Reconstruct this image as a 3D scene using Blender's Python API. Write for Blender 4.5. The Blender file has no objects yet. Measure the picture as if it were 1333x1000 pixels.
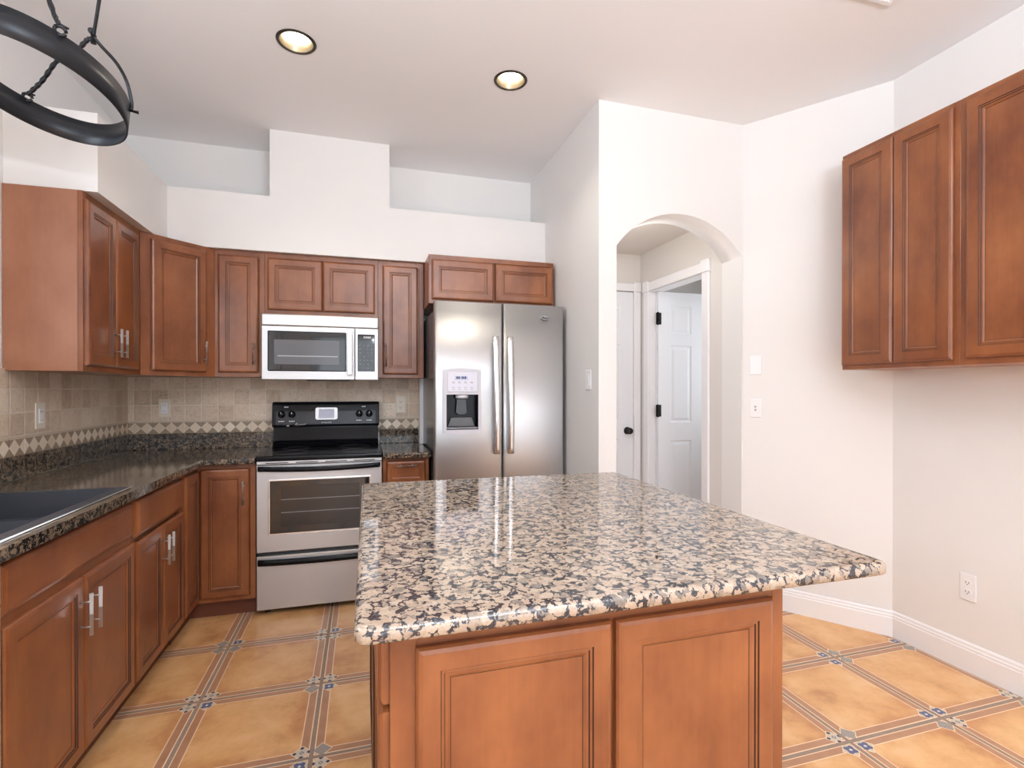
import bpy, bmesh, math, random
from mathutils import Matrix, Vector
random.seed(4)
PI = math.pi
SC = bpy.context.scene
COL = SC.collection

# ------------------------------------------------------------------ camera
cam_d = bpy.data.cameras.new('camera')
cam = bpy.data.objects.new('camera', cam_d); COL.objects.link(cam)
cam.location = (0, 0, 1.304)
cam.rotation_euler = (math.radians(90 - 0.2226), 0, math.radians(-16.44))
cam_d.sensor_fit = 'HORIZONTAL'; cam_d.sensor_width = 36.0
cam_d.lens = 660.0 / 1333.0 * 36.0
cam_d.shift_y = 10.25 / 1333.0
cam_d.clip_start = 0.02
SC.camera = cam

# ------------------------------------------------------------------ view, world, large lights
SC.view_settings.view_transform = 'Standard'
SC.view_settings.look = 'None'
SC.view_settings.gamma = 1.0
SC.view_settings.use_curve_mapping = False
SC.view_settings.exposure = 0.0
SC.cycles.use_denoising = True
SC.cycles.max_bounces = 10
SC.cycles.diffuse_bounces = 6
SC.cycles.glossy_bounces = 5
SC.cycles.sample_clamp_indirect = 6.0
SC.cycles.caustics_reflective = False
SC.cycles.caustics_refractive = False

W = bpy.data.worlds.new('daylight_sky'); SC.world = W; W.use_nodes = True
bg = W.node_tree.nodes['Background']
bg.inputs['Color'].default_value = (0.86, 0.93, 1.0, 1); bg.inputs['Strength'].default_value = 1.2


def area(name, loc, direction, sx, sy, power, color):
    d = bpy.data.lights.new(name, 'AREA'); d.shape = 'RECTANGLE'; d.size = sx; d.size_y = sy
    d.energy = power; d.color = color
    o = bpy.data.objects.new(name, d); COL.objects.link(o); o.location = loc
    o.rotation_euler = Vector(direction).to_track_quat('-Z', 'Y').to_euler()
    return o


area('patio_door_daylight', (0.75, -3.15, 1.2), (0, 1, 0.0), 3.0, 2.1, 42, (0.84, 0.92, 1.0))
area('sink_window_daylight', (-1.43, 1.52, 1.86), (1, -0.15, -0.05), 0.66, 0.8, 17, (0.86, 0.93, 1.0))
area('bounce_fill_up', (0.6, -1.1, 2.05), (0, 0.12, 1), 0.9, 0.9, 180, (0.84, 0.92, 1.0))      # added fill aimed up at the ceiling for soft bounce; no fixture here
area('overhead_fill', (0.5, -1.0, 2.9), (0, 0.1, -1), 3.2, 2.6, 22, (0.88, 0.94, 1.0))  # added broad downward fill behind the camera, not a real fitting
hl = bpy.data.lights.new('hall_fill', 'POINT'); hl.energy = 4.2; hl.color = (1.0, 0.93, 0.86); hl.shadow_soft_size = 0.15  # added point light to brighten the hall and arch jamb
ho = bpy.data.objects.new('hall_fill', hl); COL.objects.link(ho); ho.location = (1.62, 2.95, 2.30)
area('side_room_fill', (3.3, 3.3, 1.6), (-1, 0.1, 0), 0.8, 1.2, 9, (0.88, 0.94, 1.0))  # added area light in the side room, brightening the open door
for cx, cy in ((-0.30, 0.35), (0.75, 0.35), (1.75, 0.35)):      # added fill spots under the unseen ceiling near the camera, no fixtures
    sd_ = bpy.data.lights.new('ceiling_spot', 'SPOT'); sd_.energy = 6; sd_.color = (1.0, 0.96, 0.90); sd_.spot_size = math.radians(150); sd_.spot_blend = 1.0; sd_.shadow_soft_size = 0.12
    so_ = bpy.data.objects.new('ceiling_spot', sd_); COL.objects.link(so_); so_.location = (cx, cy, 2.90)

# ------------------------------------------------------------------ node helper


class NT:
    def __init__(s, name):
        s.m = bpy.data.materials.new(name); s.m.use_nodes = True
        s.t = s.m.node_tree; s.b = s.t.nodes['Principled BSDF']

    def n(s, kind, **kw):
        nd = s.t.nodes.new(kind)
        for k, v in kw.items():
            setattr(nd, k, v)
        return nd

    def put(s, sock, v):
        if isinstance(v, bpy.types.NodeSocket):
            s.t.links.new(v, sock)
        elif isinstance(v, (tuple, list)) and len(v) == 3 and sock.type == 'RGBA':
            sock.default_value = (*v, 1)
        else:
            sock.default_value = v

    def math(s, op, a, b=0.0, c=0.0):
        nd = s.n('ShaderNodeMath', operation=op)
        s.put(nd.inputs[0], a); s.put(nd.inputs[1], b); s.put(nd.inputs[2], c)
        return nd.outputs[0]

    def xyz(s, vec):
        nd = s.n('ShaderNodeSeparateXYZ'); s.put(nd.inputs[0], vec); return nd.outputs

    def comb(s, x, y, z):
        nd = s.n('ShaderNodeCombineXYZ')
        for i, v in enumerate((x, y, z)):
            s.put(nd.inputs[i], v)
        return nd.outputs[0]

    def obj(s):
        return s.n('ShaderNodeTexCoord').outputs['Object']

    def scale(s, vec, v3):
        nd = s.n('ShaderNodeVectorMath', operation='MULTIPLY'); s.put(nd.inputs[0], vec); nd.inputs[1].default_value = v3
        return nd.outputs[0]

    def noise(s, vec, sc, detail=3.0, rough=0.5, out='Fac'):
        nd = s.n('ShaderNodeTexNoise'); s.put(nd.inputs['Vector'], vec)
        nd.inputs['Scale'].default_value = sc; nd.inputs['Detail'].default_value = detail
        nd.inputs['Roughness'].default_value = rough
        return nd.outputs[out]

    def white(s, vec, out='Value'):
        nd = s.n('ShaderNodeTexWhiteNoise'); s.put(nd.inputs['Vector'], vec); return nd.outputs[out]

    def vor(s, vec, sc, feature='F1', out='Distance', rnd=1.0):
        nd = s.n('ShaderNodeTexVoronoi', feature=feature); s.put(nd.inputs['Vector'], vec)
        nd.inputs['Scale'].default_value = sc; nd.inputs['Randomness'].default_value = rnd
        return nd.outputs[out]

    def mix(s, f, a, b):
        nd = s.n('ShaderNodeMix', data_type='RGBA')
        s.put(nd.inputs[0], f); s.put(nd.inputs[6], a); s.put(nd.inputs[7], b)
        return nd.outputs[2]

    def ramp(s, f, stops, interp='LINEAR'):
        nd = s.n('ShaderNodeValToRGB'); cr = nd.color_ramp; cr.interpolation = interp
        while len(cr.elements) < len(stops):
            cr.elements.new(0.5)
        for e, (p, c) in zip(cr.elements, stops):
            e.position = p; e.color = (*c, 1) if len(c) == 3 else c
        s.put(nd.inputs[0], f); return nd.outputs[0]

    def step(s, f, lo, hi):
        nd = s.n('ShaderNodeMapRange', interpolation_type='SMOOTHSTEP')
        s.put(nd.inputs[0], f); nd.inputs[1].default_value = lo; nd.inputs[2].default_value = hi
        return nd.outputs[0]

    def bump(s, h, strength=0.2, dist=0.002):
        nd = s.n('ShaderNodeBump'); s.put(nd.inputs['Height'], h)
        nd.inputs['Strength'].default_value = strength; nd.inputs['Distance'].default_value = dist
        s.t.links.new(nd.outputs[0], s.b.inputs['Normal'])

    def set(s, **kw):
        for k, v in kw.items():
            s.put(s.b.inputs[k.replace('_', ' ')], v)
        return s.m


def plain(name, col, rough=0.5, metal=0.0, **kw):
    t = NT(name)
    nz = t.noise(t.obj(), 22.0, 2.0)
    r = t.math('ADD', t.math('MULTIPLY', nz, 0.06), rough - 0.03)
    return t.set(Base_Color=col, Roughness=r, Metallic=metal, **kw)


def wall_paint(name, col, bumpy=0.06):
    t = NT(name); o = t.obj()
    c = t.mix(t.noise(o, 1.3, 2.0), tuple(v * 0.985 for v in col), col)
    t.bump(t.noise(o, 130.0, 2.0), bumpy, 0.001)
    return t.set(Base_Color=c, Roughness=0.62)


def wood_mat(name, lo, hi, rough=0.30, horiz=False):
    t = NT(name); o = t.obj()
    rnd = t.n('ShaderNodeObjectInfo').outputs['Random']
    off = t.n('ShaderNodeVectorMath', operation='ADD'); t.put(off.inputs[0], o)
    t.put(off.inputs[1], t.comb(t.math('MULTIPLY', rnd, 7.0), t.math('MULTIPLY', rnd, 3.0), t.math('MULTIPLY', rnd, 5.0)))
    v = off.outputs[0]
    cloud = t.noise(t.scale(v, (1.0, 1.0, 0.6)), 5.0, 4.0, 0.6)
    grain = t.noise(t.scale(v, (2.0, 40.0, 40.0) if horiz else (40.0, 40.0, 1.6)), 2.2, 4.0, 0.6)
    f = t.math('ADD', t.math('MULTIPLY', cloud, 0.86), t.math('MULTIPLY', grain, 0.14))
    c = t.ramp(f, [(0.30, lo), (0.52, tuple((a + b) / 2 for a, b in zip(lo, hi))), (0.72, hi)])
    t.bump(grain, 0.05, 0.0006)
    return t.set(Base_Color=c, Roughness=rough, Coat_Weight=0.25, Coat_Roughness=0.18)


def granite_mat(name, stops, dark, scale, thr, rough=0.05, cover=0.47):
    t = NT(name); o = t.obj()

    def warp(vec, sc, amp):
        d = t.n('ShaderNodeVectorMath', operation='MULTIPLY_ADD')
        t.put(d.inputs[0], t.noise(o, sc, 2.0, 0.5, 'Color')); d.inputs[1].default_value = (amp,) * 3
        t.put(d.inputs[2], vec); return d.outputs[0]
    v = warp(warp(o, scale * 0.9, 0.020), scale * 3.2, 0.0065)
    edge = t.vor(v, scale, 'DISTANCE_TO_EDGE')
    cell = t.xyz(t.vor(v, scale, 'F1', 'Color'))
    big = t.noise(o, scale * 0.75, 4.0, 0.7)
    limit = t.math('MULTIPLY', t.math('SUBTRACT', big, cover), thr)
    mask = t.step(t.math('SUBTRACT', edge, limit), -0.015, 0.055)
    f = t.math('ADD', t.math('MULTIPLY', cell[0], 0.6), t.math('MULTIPLY', t.noise(o, scale * 1.6, 4.0, 0.7), 0.4))
    base = t.ramp(f, stops)
    fine = t.noise(o, scale * 3.6, 4.0, 0.75)
    base = t.mix(t.math('MULTIPLY', t.step(fine, 0.48, 0.72), 0.50), base, tuple(c * 0.42 for c in stops[1][1]))
    base = t.mix(t.math('MULTIPLY', t.step(fine, 0.44, 0.30), 0.35), base, tuple(min(1, c * 1.25) for c in stops[2][1]))
    dk = t.mix(t.step(fine, 0.48, 0.72), dark, tuple(c * 3.0 + 0.03 for c in dark))
    return t.set(Base_Color=t.mix(mask, dk, base), Roughness=rough, Specular_IOR_Level=0.6)


def floor_mat():
    t = NT('floor_tile'); o = t.obj(); x, y, z = t.xyz(o)
    G = 0.4766
    tx = t.math('DIVIDE', t.math('ADD', x, 0.6529), G); ty = t.math('DIVIDE', t.math('SUBTRACT', y, 2.8737), G)
    ix = t.math('FLOOR', tx); iy = t.math('FLOOR', ty)
    fx = t.math('SUBTRACT', tx, ix); fy = t.math('SUBTRACT', ty, iy)
    sx = t.math('GREATER_THAN', fx, 0.5); sy = t.math('GREATER_THAN', fy, 0.5)
    dx = t.math('MULTIPLY', t.math('MINIMUM', fx, t.math('SUBTRACT', 1.0, fx)), G)
    dy = t.math('MULTIPLY', t.math('MINIMUM', fy, t.math('SUBTRACT', 1.0, fy)), G)
    m = t.math('MINIMUM', dx, dy)
    tid = t.comb(ix, iy, 0.0)
    tr = t.white(tid)
    sh = t.n('ShaderNodeVectorMath', operation='MULTIPLY_ADD'); t.put(sh.inputs[0], t.white(tid, 'Color'))
    sh.inputs[1].default_value = (9, 9, 9); t.put(sh.inputs[2], o)
    cloud = t.noise(sh.outputs[0], 5.5, 5.0, 0.62)
    f = t.math('ADD', cloud, t.math('MULTIPLY', t.math('SUBTRACT', tr, 0.5), 0.10))
    field = t.ramp(f, [(0.28, (0.46, 0.21, 0.080)), (0.44, (0.66, 0.355, 0.145)), (0.58, (0.74, 0.435, 0.195)), (0.74, (0.77, 0.505, 0.27))])
    edge_tint = t.math('MULTIPLY', t.math('SUBTRACT', 1.0, t.step(m, 0.03, 0.11)), t.step(cloud, 0.7, 0.35))
    field = t.mix(t.math('MULTIPLY', edge_tint, 0.7), field, (0.50, 0.205, 0.080))
    brown = t.mix(t.noise(o, 14.0, 3.0), (0.36, 0.165, 0.085), (0.50, 0.275, 0.16))
    cream = (0.84, 0.62, 0.41)
    c = t.mix(t.math('LESS_THAN', m, 0.0430), field, cream)
    c = t.mix(t.math('LESS_THAN', m, 0.0390), c, brown)
    c = t.mix(t.math('LESS_THAN', m, 0.0122), c, cream)
    # corner decoration, a small square set on its point
    K, R = 0.0345, 0.0330
    u = t.math('SUBTRACT', dx, K); v = t.math('SUBTRACT', dy, K)
    a = t.math('ABSOLUTE', t.math('ADD', u, v)); b = t.math('ABSOLUTE', t.math('SUBTRACT', u, v))
    mm = t.math('MAXIMUM', a, b); mn = t.math('MINIMUM', a, b)
    kind = t.white(t.comb(t.math('ADD', t.math('MULTIPLY', ix, 2.0), sx), t.math('ADD', t.math('MULTIPLY', iy, 2.0), sy), 3.0))
    ivory = (0.60, 0.52, 0.40); navy = (0.030, 0.035, 0.085); blue = (0.10, 0.11, 0.21)
    pa = t.mix(t.math('GREATER_THAN', mn, R * 0.48), ivory, navy)
    pa = t.mix(t.math('MULTIPLY', t.math('LESS_THAN', mm, R * 0.30), t.math('GREATER_THAN', mm, R * 0.12)), pa, (0.22, 0.20, 0.24))
    pb = t.mix(t.math('LESS_THAN', t.math('MULTIPLY', mm, mn), R * R * 0.25), ivory, blue)
    pb = t.mix(t.math('LESS_THAN', mm, R * 0.20), pb, (0.75, 0.72, 0.68))
    pc = t.mix(t.math('GREATER_THAN', t.math('SINE', t.math('MULTIPLY', t.math('ADD', a, t.math('MULTIPLY', b, 1.7)), 620.0)), 0.0), ivory, navy)
    deco = t.mix(t.math('GREATER_THAN', kind, 0.40), pa, pb)
    deco = t.mix(t.math('GREATER_THAN', kind, 0.74), deco, pc)
    c = t.mix(t.math('LESS_THAN', mm, R + 0.0045), c, cream)
    c = t.mix(t.math('LESS_THAN', mm, R), c, deco)
    grout = t.mix(t.noise(o, 60.0, 3.0), (0.25, 0.175, 0.13), (0.36, 0.27, 0.205))
    g = t.math('LESS_THAN', m, 0.0078)
    c = t.mix(g, c, grout)
    rough = t.math('ADD', t.math('MULTIPLY', g, 0.4), t.math('ADD', 0.26, t.math('MULTIPLY', cloud, 0.16)))
    h = t.math('ADD', t.step(m, 0.006, 0.012), t.math('MULTIPLY', t.noise(o, 25.0, 3.0), 0.25))
    t.bump(h, 0.35, 0.003)
    return t.set(Base_Color=c, Roughness=rough)


def splash_mat(name, axis):
    t = NT(name); o = t.obj(); q = t.xyz(o); s = q[axis]; z = q[2]
    P = 0.0966
    tx = t.math('DIVIDE', t.math('ADD', s, 2.374 if axis == 0 else 0.028), P); ty = t.math('DIVIDE', t.math('SUBTRACT', z, 1.103), 0.102)
    ix = t.math('FLOOR', tx); iy = t.math('FLOOR', ty)
    fx = t.math('SUBTRACT', tx, ix); fy = t.math('SUBTRACT', ty, iy)
    e = t.math('MINIMUM', t.math('MINIMUM', fx, t.math('SUBTRACT', 1.0, fx)), t.math('MINIMUM', fy, t.math('SUBTRACT', 1.0, fy)))
    e = t.math('ADD', e, t.math('MULTIPLY', t.math('SUBTRACT', t.noise(o, 70.0, 2.0), 0.5), 0.02))
    r = t.white(t.comb(ix, iy, float(axis)))
    n = t.noise(o, 26.0, 5.0, 0.65)
    f = t.math('ADD', t.math('MULTIPLY', r, 0.42), t.math('MULTIPLY', n, 0.62))
    tile = t.ramp(f, [(0.22, (0.51, 0.395, 0.29)), (0.5, (0.68, 0.555, 0.43)), (0.8, (0.80, 0.69, 0.565))])
    pits = t.step(t.noise(o, 120.0, 2.0), 0.30, 0.36)
    tile = t.mix(pits, (0.34, 0.25, 0.17), tile)
    groutc = (0.74, 0.66, 0.56)
    c = t.mix(t.math('LESS_THAN', e, 0.028), tile, groutc)
    # diamond border strip
    D = 0.0685
    uu = t.math('SUBTRACT', t.math('FRACT', t.math('DIVIDE', t.math('ADD', s, 5.0), D)), 0.5)
    vv = t.math('DIVIDE', t.math('SUBTRACT', z, 1.0545), 0.070)
    dm = t.math('ADD', t.math('ABSOLUTE', uu), t.math('ABSOLUTE', vv))
    did = t.math('FLOOR', t.math('DIVIDE', t.math('ADD', s, 5.0), D))
    dr = t.white(t.comb(did, 5.0, float(axis)))
    dia = t.mix(dr, (0.66, 0.54, 0.41), (0.84, 0.75, 0.63))
    tri = t.mix(n, (0.25, 0.185, 0.125), (0.36, 0.28, 0.20))
    band = t.mix(t.math('LESS_THAN', dm, 0.49), tri, dia)
    band = t.mix(t.math('LESS_THAN', t.math('ABSOLUTE', t.math('SUBTRACT', dm, 0.49)), 0.028), band, groutc)
    liner = t.math('GREATER_THAN', z, 1.0895)
    band = t.mix(liner, band, (0.54, 0.44, 0.33))
    c = t.mix(t.math('LESS_THAN', z, 1.102), c, band)
    h = t.math('ADD', t.step(e, 0.01, 0.07), t.math('MULTIPLY', n, 0.4))
    t.bump(h, 0.45, 0.003)
    return t.set(Base_Color=c, Roughness=0.42)


def steel_mat(name, col=(0.57, 0.57, 0.58), rough=0.41, vertical=True):
    t = NT(name); o = t.obj()
    g = t.noise(t.scale(o, (220.0, 220.0, 1.5) if not vertical else (1.5, 1.5, 400.0)), 1.0, 2.0)
    r = t.math('ADD', rough - 0.03, t.math('MULTIPLY', g, 0.05))
    return t.set(Base_Color=col, Metallic=0.92, Roughness=r)


def emit_mat(name, col, strength):
    t = NT(name)
    return t.set(Base_Color=(0.8, 0.8, 0.8), Emission_Color=(*col, 1), Emission_Strength=strength)


M = {
    'wall': wall_paint('wall_paint', (0.81, 0.80, 0.79)),
    'ceil': wall_paint('ceiling_paint', (0.86, 0.85, 0.86), 0.15),
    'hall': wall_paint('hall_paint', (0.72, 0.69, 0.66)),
    'trim': plain('white_trim_paint', (0.86, 0.86, 0.88), 0.32),
    'door': plain('white_door_paint', (0.82, 0.84, 0.88), 0.38),
    'wood': wood_mat('cherry_wood', (0.150, 0.041, 0.0145), (0.345, 0.122, 0.043)),
    'woodh': wood_mat('cherry_wood_rail', (0.150, 0.041, 0.0145), (0.345, 0.122, 0.043), horiz=True),
    'side': wood_mat('cherry_side_veneer', (0.29, 0.110, 0.056), (0.42, 0.19, 0.108), 0.36),
    'glaze': plain('dark_glaze', (0.045, 0.014, 0.007), 0.45),
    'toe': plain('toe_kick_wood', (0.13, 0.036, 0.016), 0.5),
    'floor': floor_mat(),
    'tile_x': splash_mat('travertine_tile_back', 0),
    'tile_y': splash_mat('travertine_tile_left', 1),
    'granite': granite_mat('beige_granite', [(0.20, (0.17, 0.15, 0.135)), (0.36, (0.37, 0.285, 0.215)), (0.54, (0.45, 0.365, 0.285)), (0.70, (0.38, 0.28, 0.21)), (0.88, (0.51, 0.435, 0.355))],
                           (0.030, 0.030, 0.036), 54.0, 1.4, 0.045, 0.474),
    'granite_d': granite_mat('brown_granite', [(0.15, (0.10, 0.078, 0.06)), (0.35, (0.15, 0.105, 0.072)), (0.55, (0.25, 0.185, 0.125)), (0.72, (0.16, 0.115, 0.08)), (0.9, (0.20, 0.16, 0.12))],
                             (0.014, 0.013, 0.012), 60.0, 1.6, 0.09, 0.44),
    'steel': steel_mat('brushed_steel'),
    'steel_h': steel_mat('polished_steel', (0.80, 0.80, 0.81), 0.20, False),
    'nickel': plain('brushed_nickel', (0.86, 0.85, 0.84), 0.36, 0.75),
    'enamel': plain('black_enamel', (0.006, 0.006, 0.008), 0.12, 0.0, Specular_IOR_Level=0.18),
    'blackglass': plain('black_glass', (0.012, 0.012, 0.014), 0.05, 0.0, Specular_IOR_Level=0.7),
    'screen': plain('oven_window_screen', (0.022, 0.021, 0.021), 0.12),
    'mwscreen': plain('microwave_window_screen', (0.13, 0.135, 0.15), 0.14),
    'dark': plain('dark_plastic', (0.015, 0.015, 0.017), 0.35),
    'fridge_side': plain('grey_fridge_side', (0.10, 0.095, 0.10), 0.22),
    'greyp': plain('light_grey_plastic', (0.60, 0.59, 0.64), 0.33),
    'greyd': plain('mid_grey_plastic', (0.22, 0.22, 0.24), 0.3),
    'lcd': plain('display_pale_blue', (0.55, 0.58, 0.72), 0.2),
    'ink': plain('display_navy_digits', (0.03, 0.035, 0.16), 0.3),
    'lightmark': plain('pale_print', (0.62, 0.63, 0.66), 0.4),
    'plate': plain('white_plate_plastic', (0.86, 0.86, 0.88), 0.3),
    'ivory': plain('ivory_plate_plastic', (0.76, 0.70, 0.60), 0.35),
    'slot': plain('outlet_slot', (0.10, 0.09, 0.085), 0.5),
    'iron': plain('black_wrought_iron', (0.020, 0.022, 0.027), 0.36, 0.4),
    'bronze': plain('dark_bronze', (0.060, 0.048, 0.036), 0.34, 0.75),
    'baffle': plain('bronze_baffle', (0.30, 0.24, 0.16), 0.35, 0.8),
    'lens': emit_mat('lamp_lens', (1.0, 0.93, 0.78), 14.0),
    'sink': plain('dark_composite_sink', (0.040, 0.042, 0.052), 0.32),
    'caulk': plain('white_caulk', (0.80, 0.79, 0.77), 0.35),
    'black_hw': plain('black_hardware', (0.012, 0.011, 0.011), 0.35, 0.3),
    'cream': plain('cream_paint', (0.80, 0.72, 0.56), 0.4),
}

# ------------------------------------------------------------------ mesh helpers
WM = {}


def nb():
    return bmesh.new()


def box(bm, x0, x1, y0, y1, z0, z1, bev=0.0, seg=2, mi=0):
    if x0 > x1: x0, x1 = x1, x0
    if y0 > y1: y0, y1 = y1, y0
    if z0 > z1: z0, z1 = z1, z0
    vs = [bm.verts.new(p) for p in ((x0, y0, z0), (x1, y0, z0), (x1, y1, z0), (x0, y1, z0), (x0, y0, z1), (x1, y0, z1), (x1, y1, z1), (x0, y1, z1))]
    fs = [bm.faces.new([vs[i] for i in f]) for f in ((0, 3, 2, 1), (4, 5, 6, 7), (0, 1, 5, 4), (1, 2, 6, 5), (2, 3, 7, 6), (3, 0, 4, 7))]
    for f in fs: f.material_index = mi
    if bev > 0:
        es = list({e for f in fs for e in f.edges})
        r = bmesh.ops.bevel(bm, geom=es, offset=bev, segments=seg, profile=0.5, affect='EDGES')
        for f in r['faces']: f.material_index = mi
    return bm


def prism(bm, pts, z0, z1, bev=0.0, axis='z', mi=0):
    """extruded polygon; pts counter-clockwise; axis z: (x,y) extruded in z; axis y: (x,z) extruded in y"""
    def P(a, b, c): return (a, b, c) if axis == 'z' else (a, c, b)
    lo = [bm.verts.new(P(a, b, z0)) for a, b in pts]; hi = [bm.verts.new(P(a, b, z1)) for a, b in pts]
    n = len(pts); fs = [bm.faces.new(lo[::-1]), bm.faces.new(hi)]
    for i in range(n):
        fs.append(bm.faces.new([lo[i], lo[(i + 1) % n], hi[(i + 1) % n], hi[i]]))
    for f in fs: f.material_index = mi
    if bev > 0:
        bmesh.ops.bevel(bm, geom=list({e for f in fs for e in f.edges}), offset=bev, segments=2, profile=0.5, affect='EDGES')
    return bm


def frame_from(tangent, up=Vector((0, 0, 1))):
    t = tangent.normalized()
    if abs(t.dot(up)) > 0.95: up = Vector((1, 0, 0))
    a = t.cross(up).normalized(); return a, a.cross(t).normalized()


def tube(bm, pts, r, seg=12, caps=True, twist=0.0, square=0.0):
    pts = [Vector(p) for p in pts]; rr = r if isinstance(r, (list, tuple)) else [r] * len(pts)
    rings = []; prev = None
    for i, p in enumerate(pts):
        t = pts[min(i + 1, len(pts) - 1)] - pts[max(i - 1, 0)]
        if prev is None: a, b = frame_from(t)
        else:
            a = prev - t.normalized() * prev.dot(t.normalized()); a.normalize(); b = t.normalized().cross(a)
        prev = a
        ring = []
        for k in range(seg):
            th = 2 * PI * k / seg + twist * i
            s = 1.0 + square * math.cos(4 * 2 * PI * k / seg)
            ring.append(bm.verts.new(p + (a * math.cos(th) + b * math.sin(th)) * rr[i] * s))
        rings.append(ring)
    for r0, r1 in zip(rings, rings[1:]):
        for k in range(seg):
            f = bm.faces.new([r0[k], r0[(k + 1) % seg], r1[(k + 1) % seg], r1[k]]); f.smooth = True
    if caps:
        bm.faces.new(rings[0][::-1]); bm.faces.new(rings[-1])
    return bm


def lathe(bm, prof, origin, axis=(0, 0, 1), seg=32, closed=False, smooth=True, mi=0):
    ax = Vector(axis).normalized(); a, b = frame_from(ax); o = Vector(origin); rings = []
    for r, h in prof:
        if r < 1e-6: rings.append([bm.verts.new(o + ax * h)])
        else: rings.append([bm.verts.new(o + ax * h + (a * math.cos(2 * PI * k / seg) + b * math.sin(2 * PI * k / seg)) * r) for k in range(seg)])
    for r0, r1 in zip(rings, rings[1:]):
        for k in range(seg):
            k2 = (k + 1) % seg
            if len(r0) == 1 and len(r1) == 1: continue
            if len(r0) == 1: f = bm.faces.new([r0[0], r1[k2], r1[k]])
            elif len(r1) == 1: f = bm.faces.new([r0[k], r0[k2], r1[0]])
            else: f = bm.faces.new([r0[k], r0[k2], r1[k2], r1[k]])
            f.smooth = smooth; f.material_index = mi
    return bm


def spline(pts, n=10):
    pts = [Vector(p) for p in pts]; out = []
    P = [pts[0] * 2 - pts[1]] + pts + [pts[-1] * 2 - pts[-2]]
    for i in range(1, len(P) - 2):
        for k in range(n):
            t = k / n; a, b, c, d = P[i - 1], P[i], P[i + 1], P[i + 2]
            out.append(0.5 * ((2 * b) + (c - a) * t + (2 * a - 5 * b + 4 * c - d) * t * t + (3 * b - a - 3 * c + d) * t ** 3))
    out.append(pts[-1]); return out


def obj(name, bm, mat, parent=None, world=False, smooth=None):
    """one mesh object; with world=True the coordinates are room coordinates and get moved into the parent's frame"""
    bmesh.ops.recalc_face_normals(bm, faces=bm.faces)
    if parent is not None and world: bm.transform(WM[parent].inverted())
    me = bpy.data.meshes.new(name); bm.to_mesh(me); bm.free()
    for m in (mat if isinstance(mat, (list, tuple)) else [mat]): me.materials.append(M[m] if isinstance(m, str) else m)
    o = bpy.data.objects.new(name, me); COL.objects.link(o)
    if smooth:
        for p in me.polygons: p.use_smooth = True
    if parent is not None:
        o.parent = parent; WM[o] = WM[parent]
    else: WM[o] = Matrix.Identity(4)
    return o


def thing(name, label, cat, loc, rz=0.0, group=None):
    o = bpy.data.objects.new(name, None); COL.objects.link(o); o.empty_display_size = 0.1
    o.location = loc; o.rotation_euler = (0, 0, rz)
    WM[o] = Matrix.Translation(Vector(loc)) @ Matrix.Rotation(rz, 4, 'Z')
    return tag(o, label, cat, group)


def tag(o, label, cat, group=None):
    o['label'] = label; o['category'] = cat
    if group: o['group'] = group
    return o


def struct(name, bm, mat, parent=None):
    o = obj(name, bm, mat, parent)
    if parent is None: o['kind'] = 'structure'
    return o


def text_mesh(bm, body, size, mat4, depth=0.0006):
    cu = bpy.data.curves.new('lettering', 'FONT'); cu.body = body; cu.size = size; cu.extrude = depth
    cu.align_x = 'CENTER'; cu.align_y = 'CENTER'
    to = bpy.data.objects.new('lettering', cu); COL.objects.link(to)
    dg = bpy.context.evaluated_depsgraph_get(); me = bpy.data.meshes.new_from_object(to.evaluated_get(dg))
    tmp = bmesh.new(); tmp.from_mesh(me); tmp.transform(mat4)
    m2 = bpy.data.meshes.new('lettering_mesh'); tmp.to_mesh(m2); tmp.free(); bm.from_mesh(m2)
    bpy.data.objects.remove(to); bpy.data.curves.remove(cu); bpy.data.meshes.remove(me); bpy.data.meshes.remove(m2)


# ------------------------------------------------------------------ setting
ZC = 2.94
XL, YB, XF, YA, XR = -1.45, 3.82, 1.28, 2.607, 2.695
XH = 2.251
bm = nb(); box(bm, -1.7, 3.8, -3.6, 4.4, -0.12, 0.0); struct('floor', bm, 'floor')

LAMPS = [(-0.296, 2.579), (0.753, 2.579)]


def ceiling_bm():
    bm = nb(); Hs = 0.13
    xs = sorted([-1.6, 2.85] + [c + s for c, _ in LAMPS for s in (-Hs, Hs)]); y0, y1 = 2.579 - Hs, 2.579 + Hs
    def q(a, b, c, d):
        vs = [bm.verts.new((x, y, ZC)) for x, y in ((a, c), (a, d), (b, d), (b, c))]; bm.faces.new(vs)
    q(-1.6, 2.85, -3.4, y0); q(-1.6, 2.85, y1, 4.0)
    for a, b in ((xs[0], xs[1]), (xs[2], xs[3]), (xs[4], xs[5])): q(a, b, y0, y1)
    for cx, cy in LAMPS:
        n = 48; r = 0.078; ring = []; sq = []
        for k in range(n):
            th = 2 * PI * k / n + PI / 4; c, s = math.cos(th), math.sin(th)
            ring.append(bm.verts.new((cx + r * c, cy + r * s, ZC)))
            f = Hs / max(abs(c), abs(s)); px, py = cx + f * c, cy + f * s
            sq.append(bm.verts.new((px, min(max(py, y0), y1), ZC)))
        for k in range(n):
            k2 = (k + 1) % n; bm.faces.new([sq[k], sq[k2], ring[k2], ring[k]])
    bmesh.ops.remove_doubles(bm, verts=bm.verts, dist=0.0004)
    return bm


struct('ceiling', ceiling_bm(), 'ceil')
bm = nb(); box(bm, -1.7, 2.95, -3.5, 4.1, ZC + 0.16, ZC + 0.22); struct('ceiling_deck', bm, 'ceil')

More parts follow.
